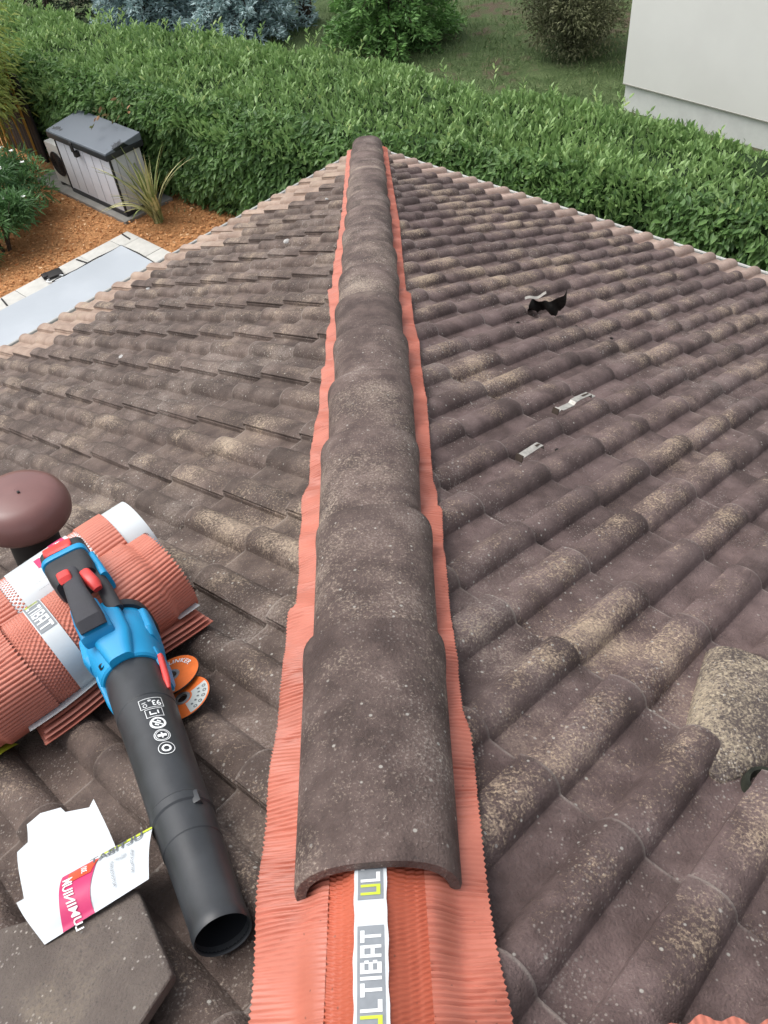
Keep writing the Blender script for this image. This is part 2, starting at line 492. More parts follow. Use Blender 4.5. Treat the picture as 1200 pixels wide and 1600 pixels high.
# ---- hip tiles
def hip_tile_mesh(name, length, w0, w1, h0, h1, cap=False):
    """y = 0 is the wide lower end, y = length the narrow upper end; z = 0 at the feet"""
    n = 20; th = 0.0135
    def arc(w, h, inset=0.0):
        out = []
        for i in range(n + 1):
            a = math.pi * i / n
            c, s_ = math.cos(a), math.sin(a)
            x = -(w - inset) * math.copysign(abs(c) ** 0.80, c)
            z = (h - inset) * (abs(s_) ** 0.86)
            out.append((x, z))
        return out
    ys = [0, 0.004, 0.03, 0.08, length * 0.5, length - 0.008, length]
    rings_o, rings_i = [], []
    for y in ys:
        f = y / length
        f2 = min(1.0, max(0.0, (y - 0.03) / 0.05))
        lip = 0.003 * (1 - f2)
        rnd_ = 0.003 if y in (0, length) else 0.0
        w = w0 + (w1 - w0) * f + lip - rnd_; h = h0 + (h1 - h0) * f + lip - rnd_
        rings_o.append([(x, y, z) for x, z in arc(w, h)])
        rings_i.append([(x, y, z) for x, z in arc(w, h, th)])
    mb = MB()
    mb.loft(rings_o, closed=False, cap0=False, cap1=False)
    mb.loft([r[::-1] for r in rings_i], closed=False, cap0=False, cap1=False)
    # end faces and feet
    for o, i in ((rings_o[0], rings_i[0]), (rings_o[-1], rings_i[-1])):
        V = o + i; m = len(o)
        F = [(j, j + 1, m + j + 1, m + j) for j in range(m - 1)]
        mb.add(V, F)
    for side in (0, -1):
        V = [r[side] for r in rings_o] + [r[side] for r in rings_i]; m = len(ys)
        mb.add(V, [(j, j + 1, m + j + 1, m + j) for j in range(m - 1)])
    if cap:   # closed rounded starter end at the eave
        prev = rings_o[0]; rings = [prev]
        for k in range(1, 7):
            a = math.pi / 2 * k / 6
            rings.append([(x * math.cos(a), -0.055 * math.sin(a), max(0.0, z * (math.cos(a) * 0.75 + 0.25 * math.cos(a) ** 2))) for x, y, z in prev])
        mb.loft(rings, closed=False, cap0=False, cap1=False)
    me = bpy.data.meshes.new(name)
    me.from_pydata(mb.V, [], mb.F)
    bm = bmesh.new(); bm.from_mesh(me)
    bmesh.ops.remove_doubles(bm, verts=bm.verts[:], dist=0.0004)
    bmesh.ops.recalc_face_normals(bm, faces=bm.faces[:])
    bm.to_mesh(me); bm.free()
    me.polygons.foreach_set('use_smooth', [True] * len(me.polygons))
    me.set_sharp_from_angle(angle=math.radians(50))
    me.materials.append(M['tile_hip'])
    return me

HA = math.atan(TA)
HIP_Y = Vector((0, -math.cos(HA), math.sin(HA)))      # up the hip
HIP_Z = Vector((0, math.sin(HA), math.cos(HA)))
HIP_X = Vector((1, 0, 0)) * -1
def hip_point(t, x=0.0, h=0.0):
    return Vector((x, -t, t * TA + h))
HL = 0.455 / math.cos(HA)
hip_me = hip_tile_mesh('hip_tile', HL, 0.1265, 0.1140, 0.088, 0.077)
hip_end = hip_tile_mesh('hip_tile', HL, 0.122, 0.1135, 0.086, 0.077, cap=True)
ts = [6.136 - 0.3775 * i for i in range(17)]
for i, t in enumerate(ts):
    o = link_mesh('hip_tile', hip_end if i == len(ts) - 1 else hip_me)
    to_house(o)
    # the lower end rides on the next tile down
    tilt = 0.030
    fr = frame(hip_point(t, 0.004 * math.sin(i * 2.1), 0.046), HIP_X, HIP_Y, HIP_Z)
    o.matrix_basis = fr @ Matrix.Rotation(-tilt + random.uniform(-.004, .004), 4, 'X') @ Matrix.Rotation(random.uniform(-.012, .012), 4, 'Z') @ Matrix.Rotation(random.uniform(-.02, .02), 4, 'Y')

# ---- the pleated flashing under the hip tiles
EDGE_L = [(6.74,.163),(6.67,.167),(6.61,.17),(6.54,.173),(6.46,.174),(6.38,.176),(6.28,.176),(6.15,.175),(5.99,.181),(5.955,.180),(5.94,.163),(5.7,.173),(5.52,.181),(5.44,.168),(5.2,.174),(5.06,.164),(4.94,.163),(4.69,.169),(4.67,.156),(4.3,.169),(4.24,.153),(3.80,.182),(3.79,.166),(3.36,.171),(2.8,.161),(2.17,.158),(1.18,.165),(0.0,.17)]
EDGE_R = [(6.76,.156),(6.67,.148),(6.57,.148),(6.46,.151),(6.32,.156),(6.27,.146),(6.14,.151),(6.03,.149),(5.87,.154),(5.76,.155),(5.63,.164),(5.61,.154),(5.53,.159),(5.49,.153),(5.33,.157),(5.1,.165),(5.01,.168),(4.74,.166),(4.48,.174),(4.33,.164),(3.96,.17),(3.94,.152),(3.49,.157),(2.68,.170),(1.95,.165),(1.05,.163),(-.07,.165)]
def edge_at(tab, t):
    a = np.array(sorted(tab)); return np.interp(t, a[:, 0], a[:, 1])

def flash_rows():
    rows = []; t = 7.15; ph = 0.0
    i = 0
    while t > -0.02:
        d = 0.0020 if t > 6.1 else 0.0024
        rows.append(t); t -= d
    return np.array(rows)
FR_T = flash_rows()
def pleat(t, x, seed):
    """crimp across the strip: rounded teeth that wander a little"""
    w = t + 0.014 * (vnoise(t * 13, x * 6, seed) - .5) + 0.006 * (vnoise(t * 70, x * 9, seed + 1) - .5) + 0.03 * x
    ph = (w / 0.0078) % 1.0
    amp = 0.0040 * (0.25 + 1.4 * vnoise(t * 34, x * 14, seed + 3) ** 1.3)
    return amp * (2 * np.abs(np.sin(np.pi * ph)) ** 0.6 - 1.2) + 0.0008 * (vnoise(t * 160, x * 40, seed + 5) - .5)

def drape(t, x, side):
    s = (x + t) / R2
    c0 = 0.4176 if side < 0 else 0.20
    return 0.057 + 0.008 * np.cos(2 * np.pi * (s - c0) / 0.15) + 0.004 * (vnoise(t * 7, x * 9, 31) - .5)

def build_flashing(side, tab):
    t = FR_T
    e = edge_at(tab, t)
    cols = np.concatenate([np.linspace(0.0, 1.0, 13)])
    X0 = 0.064
    V = []
    for c in cols:
        x = X0 + (e + 0.0015 * np.sin(t * 2 * np.pi / 0.0084) - X0) * c
        # from the mesh band (over the batten) down on to the tiles
        zin = 0.060
        zout = -x * TA + drape(t, x, side)
        f = np.clip((x - X0) / 0.045, 0, 1); f = f * f * (3 - 2 * f)
        z = zin * (1 - f) - 0.0 + zout * f
        z = z + pleat(t, x, 5 if side < 0 else 9) * (1.0 if side else 1)
        y = -t
        V.append(np.stack([side * x, y, t * TA + z], 1))
    V = np.stack(V, 1)          # rows, cols, 3
    nr, nc = V.shape[:2]
    idx = np.arange(nr * nc).reshape(nr, nc)
    F = np.stack([idx[:-1, :-1], idx[:-1, 1:], idx[1:, 1:], idx[1:, :-1]], -1).reshape(-1, 4)
    return V.reshape(-1, 3), F

def grid_mesh(name, V, F, mat, smooth=True):
    me = bpy.data.meshes.new(name)
    k = F.shape[1]
    me.vertices.add(len(V)); me.vertices.foreach_set('co', np.asarray(V, np.float32).ravel())
    me.loops.add(F.size); me.loops.foreach_set('vertex_index', np.asarray(F, np.int32).ravel())
    me.polygons.add(len(F)); me.polygons.foreach_set('loop_start', np.arange(0, F.size, k, dtype=np.int32))
    me.polygons.foreach_set('use_smooth', np.full(len(F), smooth))
    me.update(calc_edges=True); me.validate()
    if mat: me.materials.append(mat)
    return me

fl_parts = []
VL, FL = build_flashing(-1, EDGE_L); VR, FRr = build_flashing(1, EDGE_R)
flash = link_mesh('hip_flashing', grid_mesh('hip_flashing', np.concatenate([VL, VR]), np.concatenate([FL, FRr + len(VL)]), M['coral']))
tag(flash, 'pleated coral flashing strip under the hip tiles')
to_house(flash)

# vent mesh bands beside the tape, only where they can be seen and a little beyond
def mesh_band(side):
    t = np.arange(7.15, 6.1, -0.0014)
    cols = np.linspace(0, 1, 26)
    V = []
    for c in cols:
        x = 0.0185 + (0.0650 - 0.0185) * c
        z = 0.087 - 0.028 * (c ** 1.25) - 0.006 * math.sin(math.pi * c)
        w = t + 0.010 * c + 0.004 * (vnoise(t * 14, c * 2 + 0 * t, 3) - .5)
        ph = w / 0.0066
        row = c * 4.0
        stag = np.floor(row) * 0.5
        z = z + 0.0016 * np.sin(2 * np.pi * (ph + stag)) * abs(math.sin(math.pi * row)) ** 0.6 * (0.6 + 0.8 * vnoise(t * 30, c * 6 + 0 * t, 8))
        V.append(np.stack([side * x + 0 * t - 0.0055 * (1 - c), -t, t * TA + z], 1))
    V = np.stack(V, 1); nr, nc = V.shape[:2]
    idx = np.arange(nr * nc).reshape(nr, nc)
    F = np.stack([idx[:-1, :-1], idx[:-1, 1:], idx[1:, 1:], idx[1:, :-1]], -1).reshape(-1, 4)
    return V.reshape(-1, 3), F
for side in (-1, 1):
    V, F = mesh_band(side)
    o = link_mesh('vent_mesh', grid_mesh('vent_mesh', V, F, M['coral_mesh']))
    o.parent = flash

# printed tape along the middle
TAPE_X = -0.0055
def tape_pt(t, x, h=0.0):
    sag = 0.0018 * math.sin(t * 37) + 0.0012 * math.sin(t * 91 + 1) - 3.0 * x * x
    return (TAPE_X + x, -t, t * TA + 0.0915 + sag * .6 + h)
rows = np.arange(7.15, 6.1, -0.006)
V = []; F = []
wob = lambda t, s: 0.0210 + 0.0006 * math.sin(t * 63 + s) + 0.0004 * math.sin(t * 171 + 2 * s)
for t in rows:
    for k in range(7):
        x = (-wob(t, 0) + (wob(t, 0) + wob(t, 2)) * k / 6)
        V.append(tape_pt(t, x))
for i in range(len(rows) - 1):
    for k in range(6): F.append((i * 7 + k, i * 7 + k + 1, (i + 1) * 7 + k + 1, (i + 1) * 7 + k))
tape = make_mesh('printed_tape', V, F, M['white_tape'], flash, True)
BLOCK = {'U': (4, [(0,0,1,5),(3,0,4,5),(1,0,3,1)]), 'L': (3.6, [(0,0,1,5),(1,0,3.6,1)]), 'T': (4, [(0,4,4,5),(1.5,0,2.5,4)]),
         'I': (1, [(0,0,1,5)]), 'B': (4, [(0,0,1,5),(1,0,3.4,1),(1,2,3.4,3),(1,4,3.4,5),(3,1,4,2),(3,3,4,4)]),
         'A': (4, [(0,0,1,5),(3,0,4,5),(1,4,3,5),(1,1.6,3,2.5)])}
def block_word(word, unit, gap=1.0):
    """list of (letter, rects) with x from 0"""
    out = []; x = 0
    for ch in word:
        w, rs = BLOCK[ch]
        out.append((ch, [((x + a) * unit, b * unit, (x + c) * unit, d * unit) for a, b, c, d in rs]))
        x += w + gap
    return out, (x - gap) * unit
def tape_word(t_near):
    unit = 0.0047
    word, wl = block_word('ULTIBAT', unit * 0.80, 0.9)
    g = MB(); w = MB(); l = MB()
    def put(mb, r, h):
        x0, y0, x1, y1 = r
        V, F = rect_poly(x0, y0, x1, y1, max(1, int((x1 - x0) / 0.004)), 4)
        mb.add([tape_pt(t_near - vx, -(vy), h) for vx, vy, _ in V], F)
    put(g, (-0.006, -0.0165, wl + 0.006, 0.0165), 0.0006)
    sc_y = 0.0255 / (5 * unit * 0.80)
    for ch, rs in word:
        for (x0, y0, x1, y1) in rs:
            put(l if ch == 'U' else w, (x0, y0 * sc_y - 0.01275, x1, y1 * sc_y - 0.01275), 0.0012)
    for mb, nm, mt in ((g, 'print_band', 'grey_print'), (w, 'lettering', 'white_print'), (l, 'lettering', 'lime_print')):
        o = mb.build(nm, M[mt], flash)
tape_word(6.775); tape_word(6.616); tape_word(6.934)

# ---- gutters, fascia and walls
for side in (1, -1):
    ex, up, sl, nz = axes(side)
    mb = MB(); rings = []
    for s in (-0.10, S_MAX):
        ring = []
        c = ex * s + up * (-0.045) + Vector((0, 0, -0.028))
        for k in range(13):
            a = math.pi + math.pi * k / 12
            ring.append(tuple(c - up * 0.062 * math.cos(a) + Vector((0, 0, 0.062 * math.sin(a)))))
        for k in range(12, -1, -1):
            a = math.pi + math.pi * k / 12
            ring.append(tuple(c - up * 0.056 * math.cos(a) + Vector((0, 0, 0.056 * math.sin(a)))))
        rings.append(ring)
    mb.loft(rings)
    # outer rolled bead
    pts = [ex * s + up * (-0.110) + Vector((0, 0, -0.022)) for s in (-0.10, S_MAX)]
    tube(mb, pts, 0.011, 8)
    g = mb.build('gutter', M['pvc'], None, True, auto=40); to_house(g)
    mb = MB()
    fr = frame(Vector((0, 0, 0)), ex, up, Vector((0, 0, 1)))
    mb.box(0.02, S_MAX, 0.022, 0.045, -0.26, -0.04, fr=fr)
    o = mb.build('fascia_board', M['pvc']); to_house(o)
    mb = MB()
    mb.box(0.5, S_MAX, 0.5, 0.7, GROUND, -0.05, fr=fr)
    o = mb.build('wall', M['render_house']); to_house(o)

# ---- raised ventilation tile at the right edge of the frame (part of the right slope)
def vent_tile():
    ex, up, sl, nz = axes(1)
    fr = frame(on_roof(1, 4.885, 4.10, 0.030), -ex, -sl, nz)      # y runs down the slope
    rings = []
    n = 18
    for k in range(13):
        f = k / 12
        y = 0.33 * f
        w = 0.034 + 0.105 * f ** 0.8
        h = 0.024 + 0.050 * math.sin(min(1, f * 1.15) * math.pi / 2)
        ring = []
        for i in range(n + 1):
            a = math.pi * i / n
            c, s_ = math.cos(a), math.sin(a)
            ring.append(tuple(fr @ Vector((-w * math.copysign(abs(c) ** 0.8, c), y, h * s_ ** 0.8 - 0.022))))
        rings.append(ring)
    # rounded front edge turned in
    last = []
    for i in range(n + 1):
        a = math.pi * i / n
        c, s_ = math.cos(a), math.sin(a)
        last.append(tuple(fr @ Vector((-0.118 * math.copysign(abs(c) ** 0.8, c), 0.315, 0.060 * s_ ** 0.8 - 0.022))))
    rings.append(last)
    mb = MB(); mb.loft(rings, closed=False, cap0=True, cap1=False)
    o = mb.build('vent_tile', M['tile_vent'], None, True, auto=60)
    o.parent = slope_r
    tag(o, 'raised ventilation tile crusted with yellow lichen')
    # socket beside it
    mb = MB()
    c = on_roof(1, 4.985, 4.055, 0.030)
    fr = frame(c, -ex, sl, nz)
    mb.lathe([(0.001, -0.018), (0.030, -0.018), (0.036, 0.0), (0.040, 0.010), (0.047, 0.010), (0.052, -0.012)], 28, fr=fr)
    o = mb.build('vent_socket', M['socket'], None, True)
    o.parent = slope_r
    tag(o, 'dark round opening beside the ventilation tile')
M['tile_vent'] = tile_material('lichen covered vent tile', lin(84, 73, 69), lin(106, 93, 89), lich=(0.58, 0.48, 0.34, 1), lich_thr=0.38, pale_thr=0.62, flat=True)
M['socket'] = simple('hole-dark socket', (0.022, 0.024, 0.016), 0.8, 0.3, 0.4, 40)  # near-black colour gives the shallow dish the darkness of a deep hole
vent_tile()

# ================================================================== things on the roof
# ---- brown roof vent with mushroom cap
def roof_vent():
    c = on_roof(-1, 4.524, 3.168, 0.0)
    root = empty('roof_vent', c)
    tag(root, 'brown mushroom shaped roof vent at the left edge of the roof', 'roof vent')
    tilt = Matrix.Rotation(math.radians(-4), 4, 'X') @ Matrix.Rotation(math.radians(5), 4, 'Y')
    mb = MB(); mb.lathe([(0.075, -0.03), (0.075, 0.02), (0.066, 0.05), (0.066, 0.30)], 32, fr=tilt)
    mb.build('pipe', M['vent_dark'], root, True)
    prof = [(r * .87, z + .062) for r, z in [(0.055, 0.172), (0.110, 0.170), (0.132, 0.174), (0.141, 0.186), (0.144, 0.204), (0.140, 0.226), (0.130, 0.246), (0.113, 0.260), (0.090, 0.267), (0.04, 0.272), (0.001, 0.274)]]
    mb = MB(); mb.lathe(prof, 48, fr=tilt)
    mb.build('cap', M['vent_brown'], root, True, auto=50)
    mb = MB(); mb.lathe([(0.0035, 0.334), (0.004, 0.339), (0.0005, 0.340)], 12, fr=tilt @ Matrix.Translation((0.012, -0.01, 0)))
    mb.build('cap_pin', M['vent_dark'], root, True)
M['vent_brown'] = simple('brown painted metal', lin(120, 84, 80), 0.38, 0.5, 0.10, 9)
M['vent_dark'] = simple('black rubber', (0.018, 0.016, 0.016), 0.6, 0.4, 0.2)
roof_vent()

# ---- two rolls of flashing lying side by side
def flashing_roll(front):
    ex, up, sl, nz = axes(-1)
    RR = 0.106
    c = on_roof(-1, *((4.672, 3.756) if front else (4.618, 3.550)), 0.050 + RR / CP)
    root = empty('flashing_roll', c)
    tag(root, 'front roll of pleated coral flashing with printed tape under the blower' if front else 'rear roll of pleated coral flashing with white and magenta label, next to the roof vent', 'flashing roll', 'coral flashing rolls')
    A = (-ex * 0.995 + sl * 0.10).normalized()     # axis: towards the hip
    N = nz; D = N.cross(A).normalized()
    if D.dot(sl) < 0: D = -D                       # D = up the slope, towards the hip
    def P(a, th, r):                               # th 0 = down slope side, pi/2 = top, pi = front
        sag = 0.006 * math.sin(a * 7 + 1) + 0.004 * math.sin(th * 3)
        return tuple(A * a - D * (RR * r + sag) * math.cos(th) + N * (RR * r * 0.97 + sag * .5) * math.sin(th))
    rad = math.radians
    def shell(a0, a1, th0, th1, r, na, nth, pl=0.0, pitch=0.0098, scal=None, meshz=False, seed=4):
        V = []; F = []
        for j in range(nth + 1):
            th = th0 + (th1 - th0) * j / nth
            arc = th * RR
            for i in range(na + 1):
                a = a0 + (a1 - a0) * i / na
                ph = arc / pitch + 0.9 * float(vnoise(arc * 30, a * 5, seed)) + (0.45 * (abs(a) - 0.2) / 0.05 if scal and abs(a) > 0.2 else 0)
                am = pl * (0.55 + 0.8 * float(vnoise(arc * 45, a * 8, seed + 9)))
                rr = r + am * (2 * abs(math.sin(math.pi * ph)) ** 0.7 - 1) / RR
                if meshz:
                    rr = r - 0.004 / RR + 0.0018 / RR * math.sin(2 * math.pi * (ph + 0.5 * math.floor(a / 0.0065))) * abs(math.sin(math.pi * a / 0.0065)) ** .6
                if scal and abs(a) > scal:
                    rr -= 0.009 / RR * min(1, (abs(a) - scal) / 0.006)
                V.append(P(a + (0.003 * math.sin(2 * math.pi * ph) if scal and i in (0, na) else 0), th, rr))
        for j in range(nth):
            for i in range(na):
                F.append((j * (na + 1) + i, j * (na + 1) + i + 1, (j + 1) * (na + 1) + i + 1, (j + 1) * (na + 1) + i))
        return V, F
    nth = lambda a: int(a * RR / 0.0012)
    def part(name, mat, segs, parent=root, smooth=True):
        mb = MB()
        for kw in segs:
            V, F = shell(*kw[0], **kw[1]); mb.add(V, F)
        return mb.build(name, M[mat], parent, smooth, auto=80)
    def wrap_text(txt, size, a_c, th_c, r, mat, rot, parent):
        V, F = text_polys(txt, size)
        cr, sr = math.cos(rot), math.sin(rot)
        W = []
        for x, y, _ in V:
            X, Y = x * cr - y * sr, x * sr + y * cr
            W.append(P(a_c + X, th_c - Y / RR, r))
        make_mesh('lettering', W, F, M[mat], parent)
    # wound layers seen at the ends
    mb = MB()
    for k in range(6):
        V, F = shell(-0.225, 0.225, 0, 2 * math.pi, 0.86 - 0.11 * k, 2, 60); mb.add(V, F)
    mb.build('inner_layers', M['coral_roll'], root, True)
    T0, T1 = rad(-60), rad(300); NT_ = nth(T1 - T0)
    if not front:
        part('backing_liner', 'liner', [((-0.250, 0.258, T0, T1, 0.95, 8, 90), {})])
        part('outer_wrap', 'coral_roll', [((-0.142, -0.076, T0, T1, 0.985, 10, NT_), dict(pl=0.0014)), ((0.128, 0.197, T0, T1, 0.985, 10, NT_), dict(pl=0.0014))])
        part('vent_mesh', 'coral_roll', [((-0.076, -0.052, T0, T1, 0.985, 20, NT_), dict(meshz=True)), ((0.104, 0.128, T0, T1, 0.985, 20, NT_), dict(meshz=True))])
        lab = part('label_band', 'liner', [((-0.053, 0.106, T0, T1, 0.985, 8, 90), {})])
        part('label_print', 'magenta_print', [((0.060, 0.097, rad(40), rad(170), 0.996, 4, 50), {})], lab)
        part('label_print', 'magenta_print', [((0.014, 0.052, rad(92), rad(112), 0.996, 4, 14), {})], lab)
        wrap_text('ALUMINIUM', 0.022, 0.078, rad(112), 1.004, 'white_print', -math.pi / 2, lab)
        wrap_text('BANDE', 0.015, 0.033, rad(102), 1.004, 'white_print', -math.pi / 2, lab)
        for k in range(9):
            wrap_text('- -- --- - -- -', 0.006, 0.000, rad(66 + 9 * k), 0.993, 'grey_print', 0.0, lab)
        return
    H = 0.257
    part('outer_wrap', 'coral_roll', [((-H, -0.088, T0, T1, 1.0, 24, NT_), dict(pl=0.0019, scal=0.202)), ((0.072, H, T0, T1, 1.0, 24, NT_), dict(pl=0.0019, scal=0.202))])
    part('vent_mesh', 'coral_roll', [((-0.090, -0.035, T0, T1, 1.0, 40, NT_), dict(meshz=True)), ((0.003, 0.074, T0, T1, 1.0, 48, NT_), dict(meshz=True))])
    tp = part('printed_tape', 'white_tape', [((-0.036, 0.004, T0, T1, 0.992, 6, 90), {})])
    part('print_band', 'grey_print', [((-0.034, 0.002, rad(66), rad(130), 0.999, 4, 40), {})], tp)
    word, wl = block_word('ULTIBAT', 0.0036, 0.9)
    for ch, rs in word:
        mb = MB()
        for x0, y0, x1, y1 in rs:
            Vr, Fr = rect_poly(x0, y0, x1, y1, 2, 2)
            mb.add([P(-0.030 + vy * 1.55, rad(70) + vx / RR, 1.006) for vx, vy, _ in Vr], Fr)
        mb.build('lettering', M['lime_print' if ch == 'U' else 'white_print'], tp)
    # tail of the strip lying on the tiles in front of the roll
    base = -RR - 0.006
    def tail(mbx, a0, a1, d0, d1, zz, lift, pl, n_d, n_a=12):
        V = []; F = []
        for j in range(n_d + 1):
            d = d0 + (d1 - d0) * j / n_d
            for i in range(n_a + 1):
                a = a0 + (a1 - a0) * i / n_a
                z = base + zz + lift * (j / n_d) ** 2 + pl * math.sin(2 * math.pi * d / 0.0085) + 0.004 * math.sin(a * 19)
                V.append(tuple(A * a + D * d + N * z))
        for j in range(n_d):
            for i in range(n_a): F.append((j * (n_a + 1) + i, j * (n_a + 1) + i + 1, (j + 1) * (n_a + 1) + i + 1, (j + 1) * (n_a + 1) + i))
        mbx.add(V, F)
    for L in range(4):
        mb = MB()
        tail(mb, -0.150 + 0.006 * L, 0.255 - 0.004 * L, 0.0, 0.122 - 0.007 * L, 0.002 + 0.009 * L, 0.012, 0.0019, 60)
        mb.build('loose_layer', M['coral_roll'], root, True)
    mw = MB(); tail(mw, -0.156, 0.06, 0.04, 0.110, 0.046, 0.008, 0.0, 10); mw.build('backing_strip', M['liner'], root, True)
    mw = MB(); tail(mw, 0.20, 0.252, 0.04, 0.104, 0.046, 0.010, 0.0, 10); mw.build('backing_strip', M['liner'], root, True)
flashing_roll(True); flashing_roll(False)

# ---- cordless leaf blower
def leaf_blower():
    ex, up, sl, nz = axes(-1)
    Mth = on_roof(-1, 4.835, 4.530, 0.062)
    Rear = on_roof(-1, 4.653, 4.015, 0.140)
    root = empty('leaf_blower', Mth)
    tag(root, 'blue and black cordless leaf blower lying on the left slope', 'leaf blower')
    Ax = (Rear - Mth).normalized()                   # from mouth back to housing
    U = (nz - Ax * nz.dot(Ax)).normalized()
    U = (Vector((0, 0, 1)) - Ax * Ax.z).normalized() * 0.35 + U * 0.65; U = (U - Ax * U.dot(Ax)).normalized()
    S = Ax.cross(U).normalized()                     # right of the tool as the camera sees it
    if S.x < 0: S = -S
    def W(a, s, u):
        if a > .745: a = .745 + (a - .745) * .82
        return tuple(Ax * a + S * (s * .88) + U * (u * .90))
    def ringse(a, cs, cu, rs, ru, n=2.0, seg=40, tiltA=0.0):
        out = []
        for j in range(seg):
            t = 2 * math.pi * j / seg
            c, s_ = math.cos(t), math.sin(t)
            x = rs * math.copysign(abs(c) ** (2 / n), c); y = ru * math.copysign(abs(s_) ** (2 / n), s_)
            out.append(W(a + tiltA * y, cs + x, cu + y))
        return out
    def loft(mb, secs, seg=40, cap0=True, cap1=True, m=0):
        mb.loft([ringse(*(list(s) + [2.0] * (6 - len(s)))[:6], seg) for s in secs], True, cap0, cap1, m)
    # --- tube
    mb = MB()
    secs = [(0.012, 0, 0, .0425, .0425), (0.0, 0, 0, .0435, .0435), (-0.002, 0, 0, .0455, .0455), (0.002, 0, 0, .0472, .0472), (0.014, 0, 0, .0474, .0474), (0.018, 0, 0, .0462, .0462),
            (0.10, 0, 0, .0485, .0485), (0.150, 0, 0, .0505, .0505), (0.152, 0, 0, .0520, .0520), (0.205, 0, 0, .0535, .0535),
            (0.208, 0, 0, .0565, .0565), (0.222, 0, 0, .0572, .0572), (0.226, 0, 0, .0545, .0545), (0.34, 0, 0, .0565, .0565), (0.46, 0, 0, .0598, .0598), (0.462, 0, 0, .0612, .0612), (0.60, 0, 0, .064, .064)]
    loft(mb, secs, 56, False, True)
    tb = mb.build('tube', M['blk'], root, True, auto=28)
    mb = MB()
    loft(mb, [(0.002, 0, 0, .0432, .0432), (0.05, 0, 0, .043, .043), (0.28, 0, 0, .050, .050)], 40, False, True)
    mb.build('tube_bore', M['blk_in'], tb, True)
    mb = MB()      # clip ridge and screw strip on the coupling
    fr = frame(Vector((0, 0, 0)), S * .88, Ax, U * .90)
    mb.box(0.030, 0.046, 0.196, 0.220, 0.028, 0.042, fr=fr, bev=.002)
    mb.build('coupling_clip', M['blk'], tb, True)
    # --- housing
    mb = MB()
    secs = [(0.566, 0, 0, .066, .066, 2.2), (0.570, 0, 0, .0695, .0695, 2.3), (0.588, 0, 0, .071, .071, 2.4), (0.606, 0, 0.002, .073, .074, 2.5), (0.624, 0, 0.004, .076, .077, 2.6),
            (0.650, 0, 0.004, .079, .080, 2.6), (0.692, 0, 0.002, .079, .080, 2.6), (0.712, 0, 0, .076, .076, 2.5), (0.722, 0, 0, .071, .070, 2.4)]
    loft(mb, secs, 48)
    hs = mb.build('housing', M['blue'], root, True, auto=24)
    mb = MB()      # moulded ribs: spine, side wings and shoulders
    loft(mb, [(0.566, 0.0, .066, .026, .016, 3), (0.590, 0.0, .070, .032, .020, 3), (0.622, 0.0, .076, .040, .022, 3.5), (0.645, -.002, .082, .042, .026, 4), (0.714, -.004, .080, .038, .026, 4)], 32)
    for s in (-1, 1):
        loft(mb, [(0.622, s * .064, .022, .012, .024, 3), (0.640, s * .068, .026, .015, .030, 3.5), (0.700, s * .067, .026, .015, .030, 3.5), (0.716, s * .064, .022, .012, .022, 3)], 24)
    # tongues reaching down over the tube
    for s in (-1, 1):
        loft(mb, [(0.522, s * .060, -.014, .006, .014, 3), (0.538, s * .062, -.012, .008, .026, 3), (0.590, s * .063, -.006, .010, .046, 3)], 20)
    mb.build('moulding', M['blue'], hs, True, auto=24)
    mb = MB()      # raised socket that carries the grip
    loft(mb, [(0.622, -.022, .094, .033, .010, 5), (0.626, -.022, .100, .036, .015, 5), (0.660, -.024, .114, .035, .021, 5), (0.695, -.026, .122, .031, .021, 5)], 32)
    mb.build('grip_socket', M['blue_dk'], hs, True, auto=24)
    mb = MB()      # rear air intake
    loft(mb, [(0.713, 0, 0, .081, .083, 2.7), (0.719, 0, 0, .084, .085, 2.7), (0.732, 0, 0, .082, .083, 2.7), (0.745, 0, 0, .073, .072, 2.5)], 40)
    mb.build('intake_grille', M['blk_matte'], root, True, auto=30)
    mb = MB()
    for s, a in ((-.044, .586), (.044, .64)):
        q = Matrix.Translation(Vector((s, a, .052)))
        mb.lathe([(0.0, .006), (.004, .006), (.0045, .010), (.0065, .0115), (.007, .004)], 14, fr=fr @ q)
    mb.build('screw', M['blk_matte'], hs, True)
    # --- red safety lever at the right of the collar
    mb = MB()
    loft(mb, [(0.486, .060, .016, .004, .004, 3), (0.510, .063, .018, .007, .008, 3), (0.572, .069, .022, .006, .010, 3)], 16)
    mb.build('release_tab', M['red'], root, True, auto=30)
    # --- grip, trigger, battery
    def path_loft(mb, pts, seg=28):
        rings = []
        for i, (a, s, u, rs, ru, n) in enumerate(pts):
            a0, s0, u0 = pts[max(0, i - 1)][:3]; a1, s1, u1 = pts[min(len(pts) - 1, i + 1)][:3]
            d = Vector((a1 - a0, s1 - s0, u1 - u0)).normalized()
            sd = Vector((0, 1, 0)); sd = (sd - d * sd.dot(d)).normalized(); upv = sd.cross(d) * -1
            if upv.z < 0: upv = -upv
            ring = []
            for j in range(seg):
                t = 2 * math.pi * j / seg
                c, s_ = math.cos(t), math.sin(t)
                q = Vector((a, s, u)) + sd * rs * math.copysign(abs(c) ** (2 / n), c) + upv * ru * math.copysign(abs(s_) ** (2 / n), s_)
                ring.append(W(*q))
            rings.append(ring)
        mb.loft(rings)
    mb = MB()
    path_loft(mb, [(0.630, -.022, .120, .029, .010, 4), (0.645, -.022, .134, .030, .018, 4), (0.675, -.023, .148, .027, .019, 3.5), (0.715, -.026, .160, .022, .018, 3), (0.765, -.028, .160, .021, .017, 3), (0.800, -.030, .156, .026, .020, 3)])
    mb.build('grip', M['gripc'], root, True, auto=30)
    mb = MB()      # second rail below the grip and the body the battery slides into
